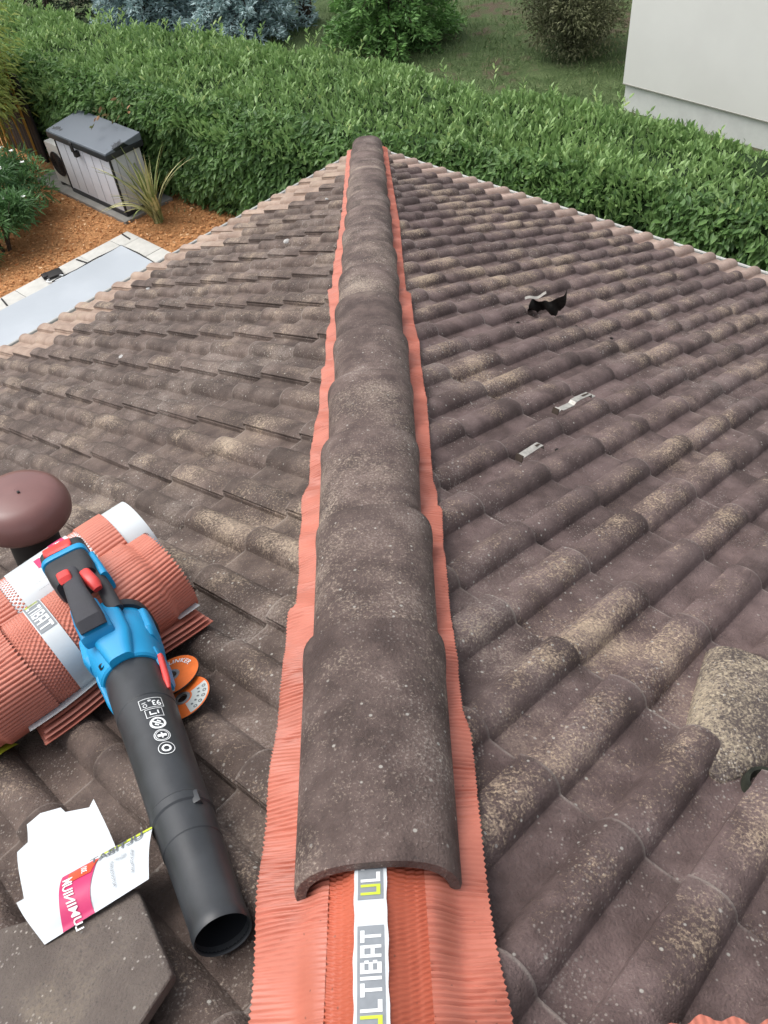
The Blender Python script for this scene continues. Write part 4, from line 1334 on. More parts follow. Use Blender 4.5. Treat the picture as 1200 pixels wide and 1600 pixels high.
def hedge():
    root = empty('hedge', (0, 4.5, GROUND))
    tag(root, 'long clipped laurel hedge running behind the roof', 'hedge')
    inv = Matrix.Translation((0, -4.5, -GROUND))
    FX = np.array([-9.0, -6.0, -4.9, -3.2, -2.3, -0.96, 0.87, 2.11, 3.57, 5.0, 7.5]); FY = np.array([9.9, 7.5, 6.55, 5.15, 4.35, 3.35, 2.28, 1.42, 0.25, -0.9, -2.9])
    BX = np.array([-9.3, -6.3, -5.2, -3.7, -1.75, -0.35, 1.20, 3.0, 4.2, 5.5, 8.3]); BY = np.array([12.9, 10.4, 9.4, 8.2, 7.1, 6.0, 4.55, 3.0, 1.85, .7, -1.8])
    TOP = -1.10
    U = np.linspace(0, 1, len(FX))
    def front(q): return np.stack([np.interp(q, U, FX), np.interp(q, U, FY)], -1)
    def back(q): return np.stack([np.interp(q, U, BX), np.interp(q, U, BY)], -1)
    # filler blocking the view through; dark colour stands for shade between leaves
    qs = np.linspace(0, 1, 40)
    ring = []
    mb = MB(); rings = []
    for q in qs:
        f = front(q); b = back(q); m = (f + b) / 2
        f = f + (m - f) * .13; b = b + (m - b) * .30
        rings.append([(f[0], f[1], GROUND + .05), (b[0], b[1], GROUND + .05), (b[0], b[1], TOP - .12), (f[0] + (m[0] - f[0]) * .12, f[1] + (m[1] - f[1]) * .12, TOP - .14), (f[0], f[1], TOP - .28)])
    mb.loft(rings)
    o = mb.build('gap_shade_core', M['dark_core'], root); o.matrix_parent_inverse = inv
    fdir = np.array([-0.62, -0.785, 0.0])
    # -- front face leaves
    N = 30000
    q = RNG.random(N) * .80 + .12; z = GROUND + .02 + (TOP - GROUND) * RNG.random(N) ** 0.85
    f = front(q); along = np.stack([f[:, 0] * 1.3 - f[:, 1] * 1.3, z * 2.2], 1)
    bulge = 0.26 * (vnoise(along[:, 0], along[:, 1], 2) - .45) + 0.12 * (vnoise(along[:, 0] * 3.1, along[:, 1] * 3, 7) - .5)
    rnd_top = np.clip((z - (TOP - .35)) / .35, 0, 1) ** 2 * .22
    low = np.clip((GROUND + .5 - z) / .5, 0, 1) * .10
    off = bulge - rnd_top - low - RNG.random(N) ** 2 * .18
    base = np.stack([f[:, 0] + fdir[0] * off, f[:, 1] + fdir[1] * off, z], 1)
    d = fdir * 0.75 + RNG.normal(size=(N, 3)) * 0.55 + np.array([0, 0, -0.25]) * (RNG.random((N, 1)) * 1.6)
    L = RNG.uniform(.055, .13, N)
    tint = np.clip(RNG.random(N) * .75 + .25 * vnoise(along[:, 0] * 2, along[:, 1] * 2, 5), 0, 1)
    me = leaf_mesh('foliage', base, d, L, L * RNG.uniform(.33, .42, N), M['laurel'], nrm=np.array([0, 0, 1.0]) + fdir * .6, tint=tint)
    o = link_mesh('foliage', me, None, root); o.matrix_parent_inverse = inv
    # -- top leaves: upright young shoots
    N = 50000
    q = RNG.random(N) * .84 + .09; w = RNG.random(N) * 1.04 - .02
    f = front(q); b = back(q)
    xy = f + (b - f) * w[:, None]
    hump = 0.16 * (vnoise(xy[:, 0] * 1.2, xy[:, 1] * 1.2, 3) - .5) + 0.16 * (vnoise(xy[:, 0] * 4, xy[:, 1] * 4, 6) - .5)
    edge = -0.20 * np.clip((.12 - w) / .12, 0, 1) ** 1.5 - 0.12 * np.clip((w - .9) / .1, 0, 1)
    z = TOP - .10 + hump + edge - RNG.random(N) ** 1.5 * .16
    base = np.stack([xy[:, 0], xy[:, 1], z], 1)
    d = RNG.normal(size=(N, 3)) * 0.42 + np.array([0, 0, .95]) + fdir * (.45 * np.clip((.3 - w) / .3, 0, 1))[:, None]
    L = RNG.uniform(.065, .14, N)
    tint = np.clip(.15 + RNG.random(N) * .7 + .3 * (vnoise(xy[:, 0] * 2.5, xy[:, 1] * 2.5, 9) - .4), 0, 1)
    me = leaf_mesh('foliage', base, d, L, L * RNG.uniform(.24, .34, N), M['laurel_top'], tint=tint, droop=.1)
    o = link_mesh('foliage', me, None, root); o.matrix_parent_inverse = inv
    # -- taller shoots sticking out
    n_s = 320; bases = []; dirs = []
    qq = RNG.random(n_s) * .84 + .09; ww = RNG.random(n_s)
    for i in range(n_s):
        f = front(qq[i]); b = back(qq[i]); p0 = f + (b - f) * ww[i]
        lean = RNG.normal(size=2) * .10; h = RNG.uniform(.08, .24)
        for k in range(9):
            fz = k / 8
            a = k * 2.4
            bases.append((p0[0] + lean[0] * fz, p0[1] + lean[1] * fz, TOP - .06 + h * fz))
            dirs.append((math.cos(a) * .6 + lean[0], math.sin(a) * .6 + lean[1], .75))
    N = len(bases); L = RNG.uniform(.07, .12, N)
    me = leaf_mesh('shoots', np.array(bases), np.array(dirs), L, L * .30, M['laurel_top'], tint=np.clip(.5 + .5 * RNG.random(N), 0, 1))
    o = link_mesh('shoots', me, None, root); o.matrix_parent_inverse = inv
    # a few browned leaves near the shed
    N = 26
    c = front(np.full(N, .285)) + RNG.normal(size=(N, 2)) * .16
    base = np.stack([c[:, 0] + fdir[0] * .12, c[:, 1] + fdir[1] * .12, -1.36 + RNG.normal(size=N) * .08], 1)
    me = leaf_mesh('browned_leaves', base, fdir + RNG.normal(size=(N, 3)) * .5, .10, .04, M['brown_leaf'])
    o = link_mesh('browned_leaves', me, None, root); o.matrix_parent_inverse = inv
M['brown_leaf'] = leaf_material('browned leaf', (0.10, 0.14, 0.05, 1), (0.42, 0.22, 0.12, 1), None, 0.6, 0.3)
hedge()

# ---- mulch bed
def mulch():
    n = NT('bark mulch'); P = n.pos()
    a = n.noise(P, 2.0, 4); f = n.noise(P, 45, 5, .7); v = n.voro(P, 30, out='Color')
    c = n.mix(n.ramp(f, .3, .7), (0.40, 0.17, 0.06, 1), (0.68, 0.36, 0.16, 1))
    c = n.mix(n.ramp(a, .4, .7, 0, .35), c, (0.26, 0.12, 0.05, 1))
    n.bump(f, 1.0, 0.03); M['mulch'] = n.fin(c, .9, .25)
    M['chip'] = leaf_material('bark chip', (0.30, 0.115, 0.038, 1), (0.62, 0.31, 0.13, 1), (0.78, 0.56, 0.34, 1), .8, .25, 0.0)
    corners = [(-3.2, 2.4), (-2.0, 3.6), (-1.2, 4.0), (-2.3, 5.2), (-5.0, 7.9), (-8.5, 10.2), (-9.5, 4.0), (-6.2, .5)]
    V = []; 
    o = make_mesh('mulch_bed', [(x, y, GROUND + .010) for x, y in corners], [tuple(range(len(corners) - 1, -1, -1))], M['mulch'])
    tag(o, kind='structure')
    N = 11000
    x = RNG.uniform(-6.2, -1.9, N); y = RNG.uniform(2.2, 6.2, N)
    s = (x - y) / R2; f = (-x - y) / R2
    px = ((x + 3.51) - (y - 4.08)) / R2; py = (-(x + 3.51) - (y - 4.08)) / R2
    keep = (x + y < 2.6) & (x + y > -3.4) & ~((px > -.03) & (py > -.03))
    x, y = x[keep], y[keep]; N = len(x)
    base = np.stack([x, y, GROUND + .014 + RNG.random(N) * .022], 1)
    d = RNG.normal(size=(N, 3)); d[:, 2] *= .25
    L = RNG.uniform(.025, .065, N)
    me = leaf_mesh('bark_chips', base, d, L, L * RNG.uniform(.3, .6, N), M['chip'], nrm=np.array([0, 0, 1.]), simple_leaf=True, droop=0)
    o = link_mesh('bark_chips', me); tag(o, 'orange brown bark chips covering the bed by the shed', 'bark chips', kind='stuff')
mulch()

# ---- pool with coping slabs and pale cover, aligned with the house
M['coping'] = simple('pale stone coping', (0.56, 0.55, 0.51), 0.8, 0.3, 0.08, 9, 0.3)
def pool():
    C = Vector((-3.51, 4.08, 0))                 # outer corner
    fr = frame(C + Vector((0, 0, GROUND)), E_, F_, Vector((0, 0, 1)))     # x along E_, y along F_
    W = 0.30
    cover_mat = NT('pale blue pool cover'); P = cover_mat.pos()
    a = cover_mat.noise(P, 1.1, 4); f = cover_mat.noise(P, 22, 4, .6)
    c = cover_mat.mix(cover_mat.ramp(a, .35, .65), (0.42, 0.455, 0.49, 1), (0.46, 0.495, 0.53, 1))
    c = cover_mat.mix(cover_mat.ramp(f, .6, .8, 0, .2), c, (0.44, 0.49, 0.53, 1))
    cover_mat.bump(a, .1, .03); M['cover'] = cover_mat.fin(c, .75, .2)
    # cover sheet
    V = []; F = []; nx, ny = 40, 60
    for j in range(ny + 1):
        for i in range(nx + 1):
            x = W + .02 + 3.8 * i / nx; y = W + .02 + 8.0 * j / ny
            edge = min(i, j, 3) / 3
            V.append(fr @ Vector((x, y, .065 - .03 * edge + .006 * math.sin(x * 3 + y * 2) + .004 * math.sin(y * 7))))
    for j in range(ny):
        for i in range(nx): F.append((j * (nx + 1) + i, j * (nx + 1) + i + 1, (j + 1) * (nx + 1) + i + 1, (j + 1) * (nx + 1) + i))
    root = make_mesh('pool_cover', V, F, M['cover'], None, True)
    tag(root, 'pale blue grey cover stretched over the pool at the left eave', 'pool cover')
    mb = MB(); pts = [fr @ Vector((W + .01 + 3.8 * (1 - k / 20), W + .008 + .012 * math.sin(k * 1.3), .066)) for k in range(21)]
    pts += [fr @ Vector((W + .008 + .012 * math.sin(k), W + .01 + 1.1 * k / 12, .066)) for k in range(1, 13)]
    tube(mb, pts, .008, 6); mb.build('hem_cord', M['vent_dark'], root, True)
    # coping slabs, each one a thing of its own in a row
    k = 0
    cop = empty('pool_coping', fr @ Vector((0, 0, 0)))
    tag(cop, 'row of pale stone coping slabs edging the pool', 'coping')
    y = 0.0
    inv = Matrix.Translation(-Vector(cop.location))
    def slab(x0, x1, y0, y1):
        mb = MB(); mb.box(x0 + .003, x1 - .003, y0 + .003, y1 - .003, -.02, .04 + random.uniform(-.002, .002), fr=fr, bev=.006)
        o = mb.build('coping_slab', M['coping'], cop, True, auto=30); o.matrix_parent_inverse = inv
    slab(0, W, 0, W)
    for k in range(14): slab(0, W, W + .5 * k, W + .5 * (k + 1))
    for k in range(6): slab(W + .5 * k, W + .5 * (k + 1), 0, W)
    # dark straps lying across the coping
    for n_, (x, y, ang, lab) in enumerate(((.13, .05, 0.1, 'short dark strap across the coping at the pool corner'), (.16, .80, 1.40, 'short dark strap across the coping between pool corner and black pad'), (.15, 1.98, 1.75, 'short dark strap across the coping nearest the left edge'))):
        mb = MB(); q = fr @ Matrix.Translation((x, y + .06, .047)) @ Matrix.Rotation(ang + math.pi / 2 * (0 if n_ == 0 else 1) + (0 if n_ == 0 else 0), 4, 'Z')
        mb.box(-.11, .11, -.011, .011, -.004, .004, fr=q, bev=.002)
        o = mb.build('cover_strap', M['vent_dark']); tag(o, lab, 'strap', 'straps on the pool coping')
    # black pad with white looped cord
    c0 = fr @ Vector((.17, 1.28, .047))
    root = empty('black_pad', c0); tag(root, 'black pad with white cord loop lying on the pool coping', 'pad')
    q = fr @ Matrix.Translation((.13, 1.28, .047)) @ Matrix.Rotation(.25, 4, 'Z')
    mb = MB(); mb.box(-.09, .09, -.11, .11, .0, .03, fr=Matrix.Translation(-c0) @ q, bev=.012)
    mb.box(-.06, .05, .08, .15, .0, .045, fr=Matrix.Translation(-c0) @ q, bev=.012)
    mb.build('pad_body', M['vent_dark'], root, True)
    mb = MB(); pts = [Matrix.Translation(-c0) @ q @ Vector((.13 + .06 * math.cos(a * math.pi / 10), .02 + .11 * math.sin(a * math.pi / 10), .012)) for a in range(21)]
    tube(mb, pts, .009, 6); mb.build('cord_loop', M['white_print'], root, True)
pool()

# ---- plastic storage shed
M['shed_wall'] = simple('grey resin panel', (0.62, 0.63, 0.67), 0.6, 0.4, 0.03, 6)
M['shed_lid'] = None
def shed():
    n = NT('dark grey resin lid with wet patches'); P = n.pos()
    a = n.noise(P, 1.9, 5, .6)
    wet = n.ramp(a, .62, .66)
    c = n.mix(wet, (0.13, 0.15, 0.175, 1), (0.014, 0.016, 0.019, 1))
    M['shed_lid'] = n.fin(c, n.ramp(wet, 0, 1, .55, .18), .5)
    M['shed_dark'] = simple('charcoal resin', (0.022, 0.024, 0.028), .5, .5, .2)
    z0 = GROUND + .06
    FLc = Vector((-4.59, 5.45, 0)); 
    Bk = -F_                                             # away from the house left = depth direction
    Bk = Vector((1, 1, 0)) / R2
    fr = frame(FLc + Vector((0, 0, z0)), E_, Bk, Vector((0, 0, 1)))     # x along the front, y into depth
    root = empty('storage_shed', FLc + Vector((0, 0, z0)))
    tag(root, 'grey plastic storage shed with dark sloping lid against the hedge', 'storage shed')
    loc = lambda: Matrix.Translation(-Vector(root.location)) @ fr
    q = loc()
    Wd, Dp, H = 1.46, 0.56, 0.86
    mb = MB(); mb.box(.02, Wd - .02, .02, Dp - .02, 0, .06, fr=q, bev=.01); mb.build('base', M['shed_dark'], root, True)
    mb = MB()
    mb.box(.03, .07, .03, Dp - .03, .06, H, fr=q); 
    mb.box(Wd - .07, Wd - .03, .03, Dp - .03, .06, H, fr=q)
    mb.box(.07, Wd - .07, Dp - .07, Dp - .03, .06, H, fr=q)
    mb.build('wall', M['shed_wall'], root)
    mb = MB()      # corner posts
    for x in (.02, Wd - .045): mb.box(x, x + .025, .018, .045, .06, H, fr=q)
    mb.build('corner_post', M['shed_dark'], root)
    for k, (x0, x1) in enumerate(((.05, Wd / 2 - .006), (Wd / 2 + .006, Wd - .05))):
        mb = MB(); mb.box(x0, x1, .025, .05, .07, H - .01, fr=q, bev=.006)
        d = mb.build('door', M['shed_wall'], root, True)
        for j in range(1, 3):
            xs = x0 + (x1 - x0) * j / 3
            mb = MB(); mb.box(xs - .006, xs + .006, .021, .027, .10, H - .05, fr=q); mb.build('groove', M['shed_groove'], d)
    # ribs on the right side wall
    for j in range(3):
        y = .12 + .15 * j
        mb = MB(); mb.box(Wd - .031, Wd - .026, y, y + .012, .08, H - .04, fr=q); mb.build('groove', M['shed_groove'], root)
    # lid: thick rim, top falling to the front
    bm = bmesh.new()
    pts = []
    for x in (-.02, Wd + .02):
        pts += [Vector((x, -.03, H - .02)), Vector((x, Dp + .02, H - .02)), Vector((x, Dp + .02, H + .15)), Vector((x, -.03, H + .075))]
    vs_ = [bm.verts.new(q @ p) for p in pts]
    for f in ((0, 1, 2, 3), (7, 6, 5, 4), (0, 4, 5, 1), (1, 5, 6, 2), (2, 6, 7, 3), (3, 7, 4, 0)): bm.faces.new([vs_[i] for i in f])
    bmesh.ops.recalc_face_normals(bm, faces=bm.faces[:]); bmesh.ops.bevel(bm, geom=bm.edges[:], offset=.015, segments=2, profile=.6, affect='EDGES')
    me = bpy.data.meshes.new('lid'); bm.to_mesh(me); bm.free()
    lid = link_mesh('lid', me, M['shed_lid'], root)
    mb = MB(); mb.box(-.022, Wd + .022, -.036, -.026, H - .03, H + .05, fr=q, bev=.004); mb.box(Wd + .016, Wd + .026, -.03, Dp + .02, H - .03, H + .05, fr=q, bev=.004)
    mb.build('lid_rim', M['shed_dark'], lid, True)
    # latch
    mb = MB(); mb.box(Wd * .42 - .035, Wd * .42 + .035, -.055, -.028, H - .10, H + .04, fr=q, bev=.012); mb.box(Wd * .42 - .02, Wd * .42 + .05, -.045, .024, H - .17, H - .09, fr=q, bev=.01)
    mb.build('latch', M['vent_dark'], root, True)
M['shed_groove'] = simple('dark panel groove', (0.36, 0.365, 0.39), .7, .3, .1)
shed()

# ---- outdoor unit of an air conditioner, left of the shed
def ac_unit():
    Bk = Vector((1, 1, 0)) / R2
    o0 = Vector((-4.61, 5.47, 0)) - E_ * .40 + Bk * .06
    root = empty('air_conditioner', o0 + Vector((0, 0, GROUND + .05)))
    tag(root, 'white outdoor air conditioning unit with black fan beside the shed', 'air conditioner')
    q = frame(Vector((0, 0, 0)), E_, Bk, Vector((0, 0, 1)))
    mb = MB(); mb.box(0, .78, 0, .30, .05, .66, fr=q, bev=.015); mb.build('casing', M['pvc'], root, True)
    for x in (.08, .66):
        mb = MB(); mb.box(x, x + .05, .0, .30, .0, .05, fr=q); mb.build('foot', M['vent_dark'], root)
    qq = q @ Matrix.Translation((.215, -.004, .36)) @ Matrix.Rotation(math.pi / 2, 4, 'X')
    mb = MB(); mb.lathe([(0.001, .004), (.185, .004)], 36, fr=qq); g = mb.build('fan_opening', M['blk_in'], root)
    mb = MB()
    for r in (.05, .09, .13, .17): mb.lathe([(r, .006), (r, .012), (r + .005, .012), (r + .005, .006)], 32, fr=qq)
    mb.build('fan_guard', M['vent_dark'], g)
ac_unit()
Bk = Vector((1, 1, 0)) / R2
q = frame(Vector((-4.59, 5.45, GROUND)) - E_ * .9 - Bk * .08, E_, Bk, Vector((0, 0, 1)))
mb = MB(); mb.box(0, 2.42, 0, .85, -.02, .055, fr=q, bev=.01)
tag(mb.build('concrete_pad', M['coping_dark'] if 'coping_dark' in M else simple('weathered concrete', (0.26, 0.25, 0.23), .9, .2, .15, 6, .3)), kind='structure')
# dark timber screen behind the bamboo
mb = MB()
tag(empty('timber_screen', (-5.55, 7.0, GROUND)), 'dark timber screen behind the air conditioning unit', 'screen')
scr = bpy.data.objects['timber_screen']
M['dark_wood'] = simple('dark stained timber', (0.028, 0.024, 0.022), .8, .3, .3, 12, .3)
for k in range(12):
    mb = MB(); q = frame(Vector((0, 0, 0)), E_, Bk, Vector((0, 0, 1)))
    mb.box(-.75 + .10 * k, -.75 + .10 * k + .092, -.02, .02, 0, 1.35, fr=q, bev=.004); mb.build('plank', M['dark_wood'], scr, True)

# ---- plants
def flax():
    b = Vector((-3.10, 4.30, GROUND))
    root = empty('flax_plant', b); tag(root, 'spiky variegated flax plant growing in the mulch beside the shed', 'plant')
    rr = random.Random(5)
    for k in range(60):
        mb = MB()
        a = rr.uniform(0, 6.28); lean = rr.uniform(.08, .75) ** 1.1; Ln = rr.uniform(.65, 1.2); w = rr.uniform(.014, .024)
        if k < 14: a = rr.gauss(math.radians(200), .45); lean = rr.uniform(.5, 1.05)
        dh = Vector((math.cos(a), math.sin(a), 0)); sd = Vector((-dh.y, dh.x, 0))
        V = []; F = []; n = 8; p = Vector((rr.uniform(-.05, .05), rr.uniform(-.05, .05), 0)); th = math.pi / 2 - lean * .35
        for i in range(n + 1):
            f = i / n; ww = w * (1 - f ** 2.5) + .001
            V += [tuple(p + sd * ww), tuple(p - Vector((0, 0, .004))), tuple(p - sd * ww)]
            p = p + (dh * math.cos(th) + Vector((0, 0, math.sin(th)))) * (Ln / n); th -= lean * .22
            if i: 
                o = 3 * i
                F += [(o - 3, o - 2, o + 1, o), (o - 2, o - 1, o + 2, o + 1)]
        mb.add(V, F)
        mb.build('blade', M['flax_a'] if k % 3 else M['flax_b'], root, True)
M['flax_a'] = simple('yellow green blade', (0.50, 0.48, 0.23), .5, .4, .25, 9)
M['flax_b'] = simple('olive blade', (0.22, 0.26, 0.09), .5, .4, .25, 9)
flax()

M['bamboo_leaf'] = leaf_material('bamboo leaf', (0.18, 0.25, 0.06, 1), (0.46, 0.54, 0.15, 1), (0.62, 0.60, 0.20, 1), .5, .4, .35)
M['cane'] = simple('yellow cane', (0.42, 0.24, 0.045), .45, .5, .3, 8)
M['cane_g'] = simple('green cane', (0.14, 0.15, 0.05), .45, .5, .3, 8)
def bamboo():
    b = Vector((-5.75, 6.45, GROUND)); root = empty('bamboo_clump', b)
    tag(root, 'tall bamboo clump with yellow canes in the far left corner', 'bamboo')
    rr = random.Random(9); bases = []; dirs = []
    for k in range(26):
        x, y = rr.gauss(0, .28), rr.gauss(0, .28); lx, ly = rr.gauss(.06, .18), rr.gauss(-.05, .15); h = rr.uniform(2.0, 3.1)
        pts = [Vector((x + lx * f * f, y + ly * f * f, h * f)) for f in (0, .25, .5, .75, 1)]
        mb = MB(); tube(mb, pts, [.013, .012, .010, .008, .003], 6); mb.build('cane', M['cane' if k % 3 else 'cane_g'], root, True)
        for j in range(300):
            f = rr.uniform(.36, 1.05) ; p = pts[0].lerp(pts[4], min(1, f)); p = Vector((x + lx * f * f, y + ly * f * f, h * f))
            a = rr.uniform(0, 6.28); r = rr.uniform(0, .34)
            bases.append((p.x + r * math.cos(a), p.y + r * math.sin(a), p.z + rr.gauss(0, .06))); dirs.append((math.cos(a), math.sin(a), rr.uniform(-.7, .35)))
    N = len(bases); L = RNG.uniform(.09, .17, N)
    link_mesh('leaves', leaf_mesh('leaves', np.array(bases), np.array(dirs), L, L * .20, M['bamboo_leaf'], simple_leaf=True, droop=.3), None, root)
bamboo()

M['oleander'] = leaf_material('narrow dark leaf', (0.040, 0.105, 0.036, 1), (0.115, 0.235, 0.080, 1), (0.20, 0.33, 0.11, 1), .5, .4, .3)
M['petal'] = simple('white petal', (0.75, 0.76, 0.74), .6, .3, .05)
def bush(name, c, rx, ry, h, n_leaf, L0, L1, wr, mat, label, cat, seed, flowers=0, stems=9, clumps=26, core=True, low=0.12, group=None, full=False):
    root = empty(name, c); tag(root, label, cat, group)
    rg = np.random.default_rng(seed); rr = random.Random(seed)
    mb = MB()
    for k in range(stems):
        a = rr.uniform(0, 6.28); r = rr.uniform(.2, .8)
        p = [Vector((0.05 * math.cos(a), .05 * math.sin(a), 0)), Vector((rx * r * .45 * math.cos(a), ry * r * .45 * math.sin(a), h * .45)), Vector((rx * r * math.cos(a), ry * r * math.sin(a), h * rr.uniform(.7, .95)))]
        tube(mb, p, [.018, .012, .004], 6)
    mb.build('stem', M['bark'], root, True)
    cs = []
    for k in range(clumps):
        v = rg.normal(size=3); v /= np.linalg.norm(v); v[2] = abs(v[2]) * 1.0 if (rr.random() < .8 and not full) else v[2]
        f = rr.uniform(.45, .92)
        cs.append((v[0] * rx * f, v[1] * ry * f, h * .5 + v[2] * h * .5 * f, rr.uniform(.24, .42)))
    cs = np.array(cs); idx = rg.integers(0, clumps, n_leaf)
    v = rg.normal(size=(n_leaf, 3)); v /= np.linalg.norm(v, axis=1, keepdims=True)
    rad = cs[idx, 3] * rg.random(n_leaf) ** .45
    sc = np.array([rx, ry, h * .55])
    base = cs[idx, :3] + v * rad[:, None] * sc
    base[:, 2] = np.maximum(base[:, 2], low * rg.random(n_leaf))
    d = v + rg.normal(size=(n_leaf, 3)) * .45 + np.array([0, 0, .25])
    L = rg.uniform(L0, L1, n_leaf)
    tint = np.clip(.55 * rg.random(n_leaf) + .45 * rg.random(clumps)[idx], 0, 1)
    link_mesh('foliage', leaf_mesh('foliage', base, d, L, L * wr, mat, nrm=np.array([0, 0, 1.]), simple_leaf=L1 < .12 and n_leaf > 7000, tint=tint), None, root)
    for k in range(flowers):
        a = rr.uniform(0, 6.28); f = rr.uniform(.3, .8)
        p = Vector((rx * f * math.cos(a), ry * f * math.sin(a), h * rr.uniform(.75, 1.02)))
        mb = MB()
        for j in range(5):
            b = 2 * math.pi * j / 5 + a; dv = Vector((math.cos(b), math.sin(b), .35)); sd = Vector((-math.sin(b), math.cos(b), 0))
            mb.add([tuple(p), tuple(p + dv * .022 + sd * .014), tuple(p + dv * .036), tuple(p + dv * .022 - sd * .014)], [(0, 1, 2, 3)])
        mb.build('flower', M['petal'], root)
    return root
bush('oleander_bush', (-5.35, 4.95, GROUND), .66, .64, .90, 5200, .08, .15, .17, M['oleander'], 'dark green narrow leaved bush with white flowers, the one nearer the bamboo', 'bush', 21, 9, group='garden bushes at the left edge')
bush('oleander_bush', (-5.2, 3.95, GROUND), .62, .62, .80, 4600, .08, .15, .17, M['oleander'], 'dark green narrow leaved bush, the one nearer the pool coping', 'bush', 22, 3, group='garden bushes at the left edge')

# ---- conifers, shrubs and house beyond the hedge
def conifer(name, c, h, r, mat, label, seed, n_br=170, n_need=170, L=.13, wr=.26, droop=-.15, low=.15):
    root = empty(name, c); tag(root, label, 'conifer', 'conifers beyond the hedge')
    rr = random.Random(seed); rg = np.random.default_rng(seed)
    mb = MB(); tube(mb, [(0, 0, -.05), (.02, 0, h * .4), (0, .02, h * .8), (0, 0, h)], [.11, .08, .035, .006], 9); mb.build('trunk', M['bark'], root, True)
    B = []; D = []; T = []; lim = MB()
    for k in range(n_br):
        f = (k + .5) / n_br; z0 = low + (h - low) * f ** 1.25; rad = r * (1 - (z0 - low) / (h - low)) ** .8 * rr.uniform(.78, 1.08) + .05
        a = k * 2.39996 + rr.uniform(-.2, .2)
        dh = np.array([math.cos(a), math.sin(a), 0]); 
        tip = dh * rad + np.array([0, 0, z0 + droop * rad]); st = np.array([0, 0, z0])
        tube(lim, [Vector(st), Vector((st + tip) / 2 + np.array([0, 0, .03])), Vector(tip)], [.014, .009, .003], 5)
        tv = rr.random()
        n = int(n_need * (.35 + rad / r))
        g = rg.random(n) ** .65
        side = np.array([-dh[1], dh[0], 0])
        sp = (rg.random(n) - .5) * .50 * rad * (1.15 - g) + rg.normal(size=n) * .03
        p = st + (tip - st) * g[:, None] + side * sp[:, None] + np.stack([0 * g, 0 * g, rg.normal(size=n) * .045 + .03], 1)
        B.append(p); D.append(dh * .7 + side * (np.sign(sp) * .55)[:, None] + rg.normal(size=(n, 3)) * .38 + np.array([0, 0, .12])); T.append(np.clip(.35 * tv + .65 * g * rg.random(n) + .1, 0, 1))
    lim.build('limbs', M['bark'], root, True)
    B = np.concatenate(B); D = np.concatenate(D); T = np.concatenate(T); Ln = RNG.uniform(L * .6, L * 1.2, len(B))
    link_mesh('crown', leaf_mesh('crown', B, D, Ln, Ln * wr, mat, simple_leaf=True, droop=.05, tint=T), None, root)
M['spruce_blue'] = leaf_material('blue spruce needle', (0.18, 0.27, 0.27, 1), (0.48, 0.62, 0.62, 1), None, .6, .3, .1)
M['spruce_dark'] = leaf_material('dark spruce needle', (0.014, 0.030, 0.015, 1), (0.045, 0.080, 0.032, 1), None, .6, .3, .1)
M['fir_green'] = leaf_material('fresh fir needle', (0.048, 0.125, 0.036, 1), (0.20, 0.38, 0.11, 1), (0.28, 0.46, 0.14, 1), .5, .4, .15)
conifer('blue_spruce', (-4.35, 12.6, GROUND), 3.6, 1.35, M['spruce_blue'], 'pale blue spruce beyond the hedge, the left one of the two', 31)
conifer('blue_spruce', (-2.35, 12.0, GROUND), 3.8, 1.35, M['spruce_blue'], 'pale blue spruce beyond the hedge, the right one of the two', 32)
conifer('dark_spruce', (-6.6, 13.4, GROUND), 4.2, 1.5, M['spruce_dark'], 'dark green spruce beyond the hedge, left of the blue spruces', 33, 120, 70)
conifer('fir_tree', (0.55, 10.6, GROUND), 4.4, 1.45, M['fir_green'], 'bright green fir tree beyond the hedge above the end of the hip', 34, 190, 190, .13, .30, -.28, .05)
M['brown_shrub'] = leaf_material('dry brownish shrub leaf', (0.062, 0.070, 0.038, 1), (0.19, 0.20, 0.105, 1), (0.24, 0.18, 0.09, 1), .7, .3, .15)
bush('brown_shrub', (3.62, 9.05, GROUND), 1.0, 0.95, 1.9, 26000, .045, .085, .34, M['brown_shrub'], 'round brownish shrub on the lawn beside the white house', 'shrub', 41, 0, 20, 80, low=.10, full=True)
# bare trunk with broken branches between the spruces and the fir
root = empty('bare_trunk', (-1.15, 12.2, GROUND)); tag(root, 'bare brown tree trunk between the blue spruce and the fir', 'tree')
mb = MB(); tube(mb, [(0, 0, 0), (.05, 0, .5), (.02, .03, 1.6), (.1, 0, 2.8)], [.16, .12, .09, .05], 10); mb.build('trunk', M['bark'], root, True)
rr = random.Random(3); mb = MB()
for k in range(18):
    a = rr.uniform(0, 6.28); z = rr.uniform(.3, 2.6); l = rr.uniform(.3, .8)
    tube(mb, [(.04, 0, z), (.04 + l * .5 * math.cos(a), l * .5 * math.sin(a), z + .05), (.04 + l * math.cos(a), l * math.sin(a), z - .05)], [.02, .012, .004], 5)
mb.build('branches', M['bark'], root, True)

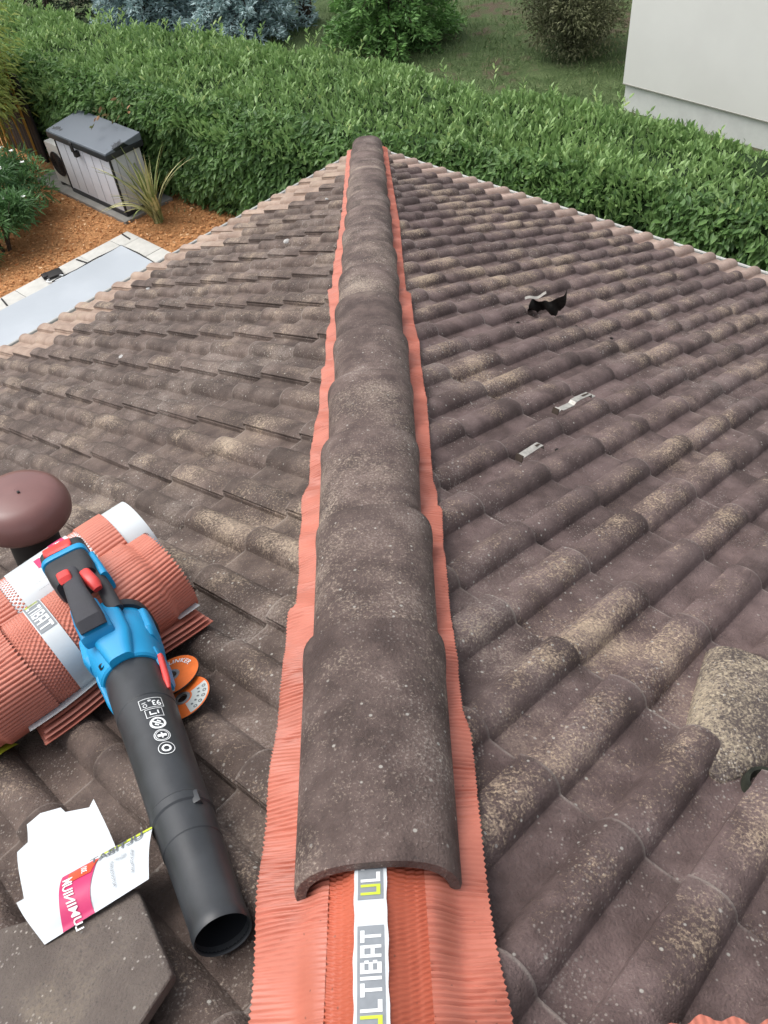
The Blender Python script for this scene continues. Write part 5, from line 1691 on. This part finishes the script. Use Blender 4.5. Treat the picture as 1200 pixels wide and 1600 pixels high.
# ---- grass beyond the hedge
N = 26000
x = RNG.uniform(-3, 6.2, N); y = RNG.uniform(4.5, 17, N)
keep = (vnoise(x * 1.1, y * 1.1, 12) * .6 + vnoise(x * 3.3, y * 3.3, 13) * .4 > .40)
x, y = x[keep], y[keep]; N = len(x)
d = RNG.normal(size=(N, 3)) * .5 + np.array([0, 0, 1.])
M['grass'] = leaf_material('meadow grass', (0.085, 0.140, 0.050, 1), (0.180, 0.250, 0.105, 1), (0.32, 0.29, 0.16, 1), .7, .3, .2)
o = link_mesh('grass', leaf_mesh('grass', np.stack([x, y, np.full(N, GROUND)], 1), d, RNG.uniform(.07, .17, N), .014, M['grass'], simple_leaf=True))
tag(o, 'short rough grass on the lawn beyond the hedge', 'grass', kind='stuff')

# ---- neighbouring house
def neighbour():
    c = Vector((3.9, 6.41, 0)); d = Vector((1.55, -1.82, 0)).normalized(); b = Vector((-d.y, d.x, 0))
    if b.y < 0: b = -b
    root = empty('neighbour_house', (c.x, c.y, GROUND)); tag(root, 'white rendered neighbouring house at the upper right', 'house')
    q = Matrix.Translation((-c.x, -c.y, -GROUND)) @ frame(c, d, b, Vector((0, 0, 1)))
    n = NT('white textured render'); P = n.pos(); a = n.noise(P, 1.0, 5, .6); f = n.noise(P, 90, 3, .6)
    cc = n.mix(n.ramp(a, .3, .7), (0.82, 0.815, 0.77, 1), (0.86, 0.855, 0.81, 1)); n.bump(f, .35, .006)
    mt = n.fin(cc, .9, .2)
    mb = MB(); mb.box(0, 9, 0, 7, -2.2, 3.4, fr=q); mb.build('wall', mt, root)
    mb = MB(); mb.box(.03, 8.97, .035, 6.97, GROUND - .1, -2.2, fr=q); mb.build('plinth', simple('pale plinth render', (0.76, 0.77, 0.74), .9, .2, .06, 5, .3), root)
    mb = MB(); mb.box(-.004, 9.004, -.006, -.0005, -2.212, -2.200, fr=q); mb.build('shadow_line_strip', M['galv'], root)  # grey strip drawn in for the shadow line between wall and plinth
    mb = MB()
    V = [q @ Vector(v) for v in ((-.4, -.4, 3.4), (9.4, -.4, 3.4), (9.4, 7.4, 3.4), (-.4, 7.4, 3.4), (2.8, 3.5, 4.8), (6.2, 3.5, 4.8))]
    mb.add(V, [(0, 1, 5, 4), (1, 2, 5), (2, 3, 4, 5), (3, 0, 4), (3, 2, 1, 0)]); mb.build('roof', M['tile_loose'], root)
neighbour()
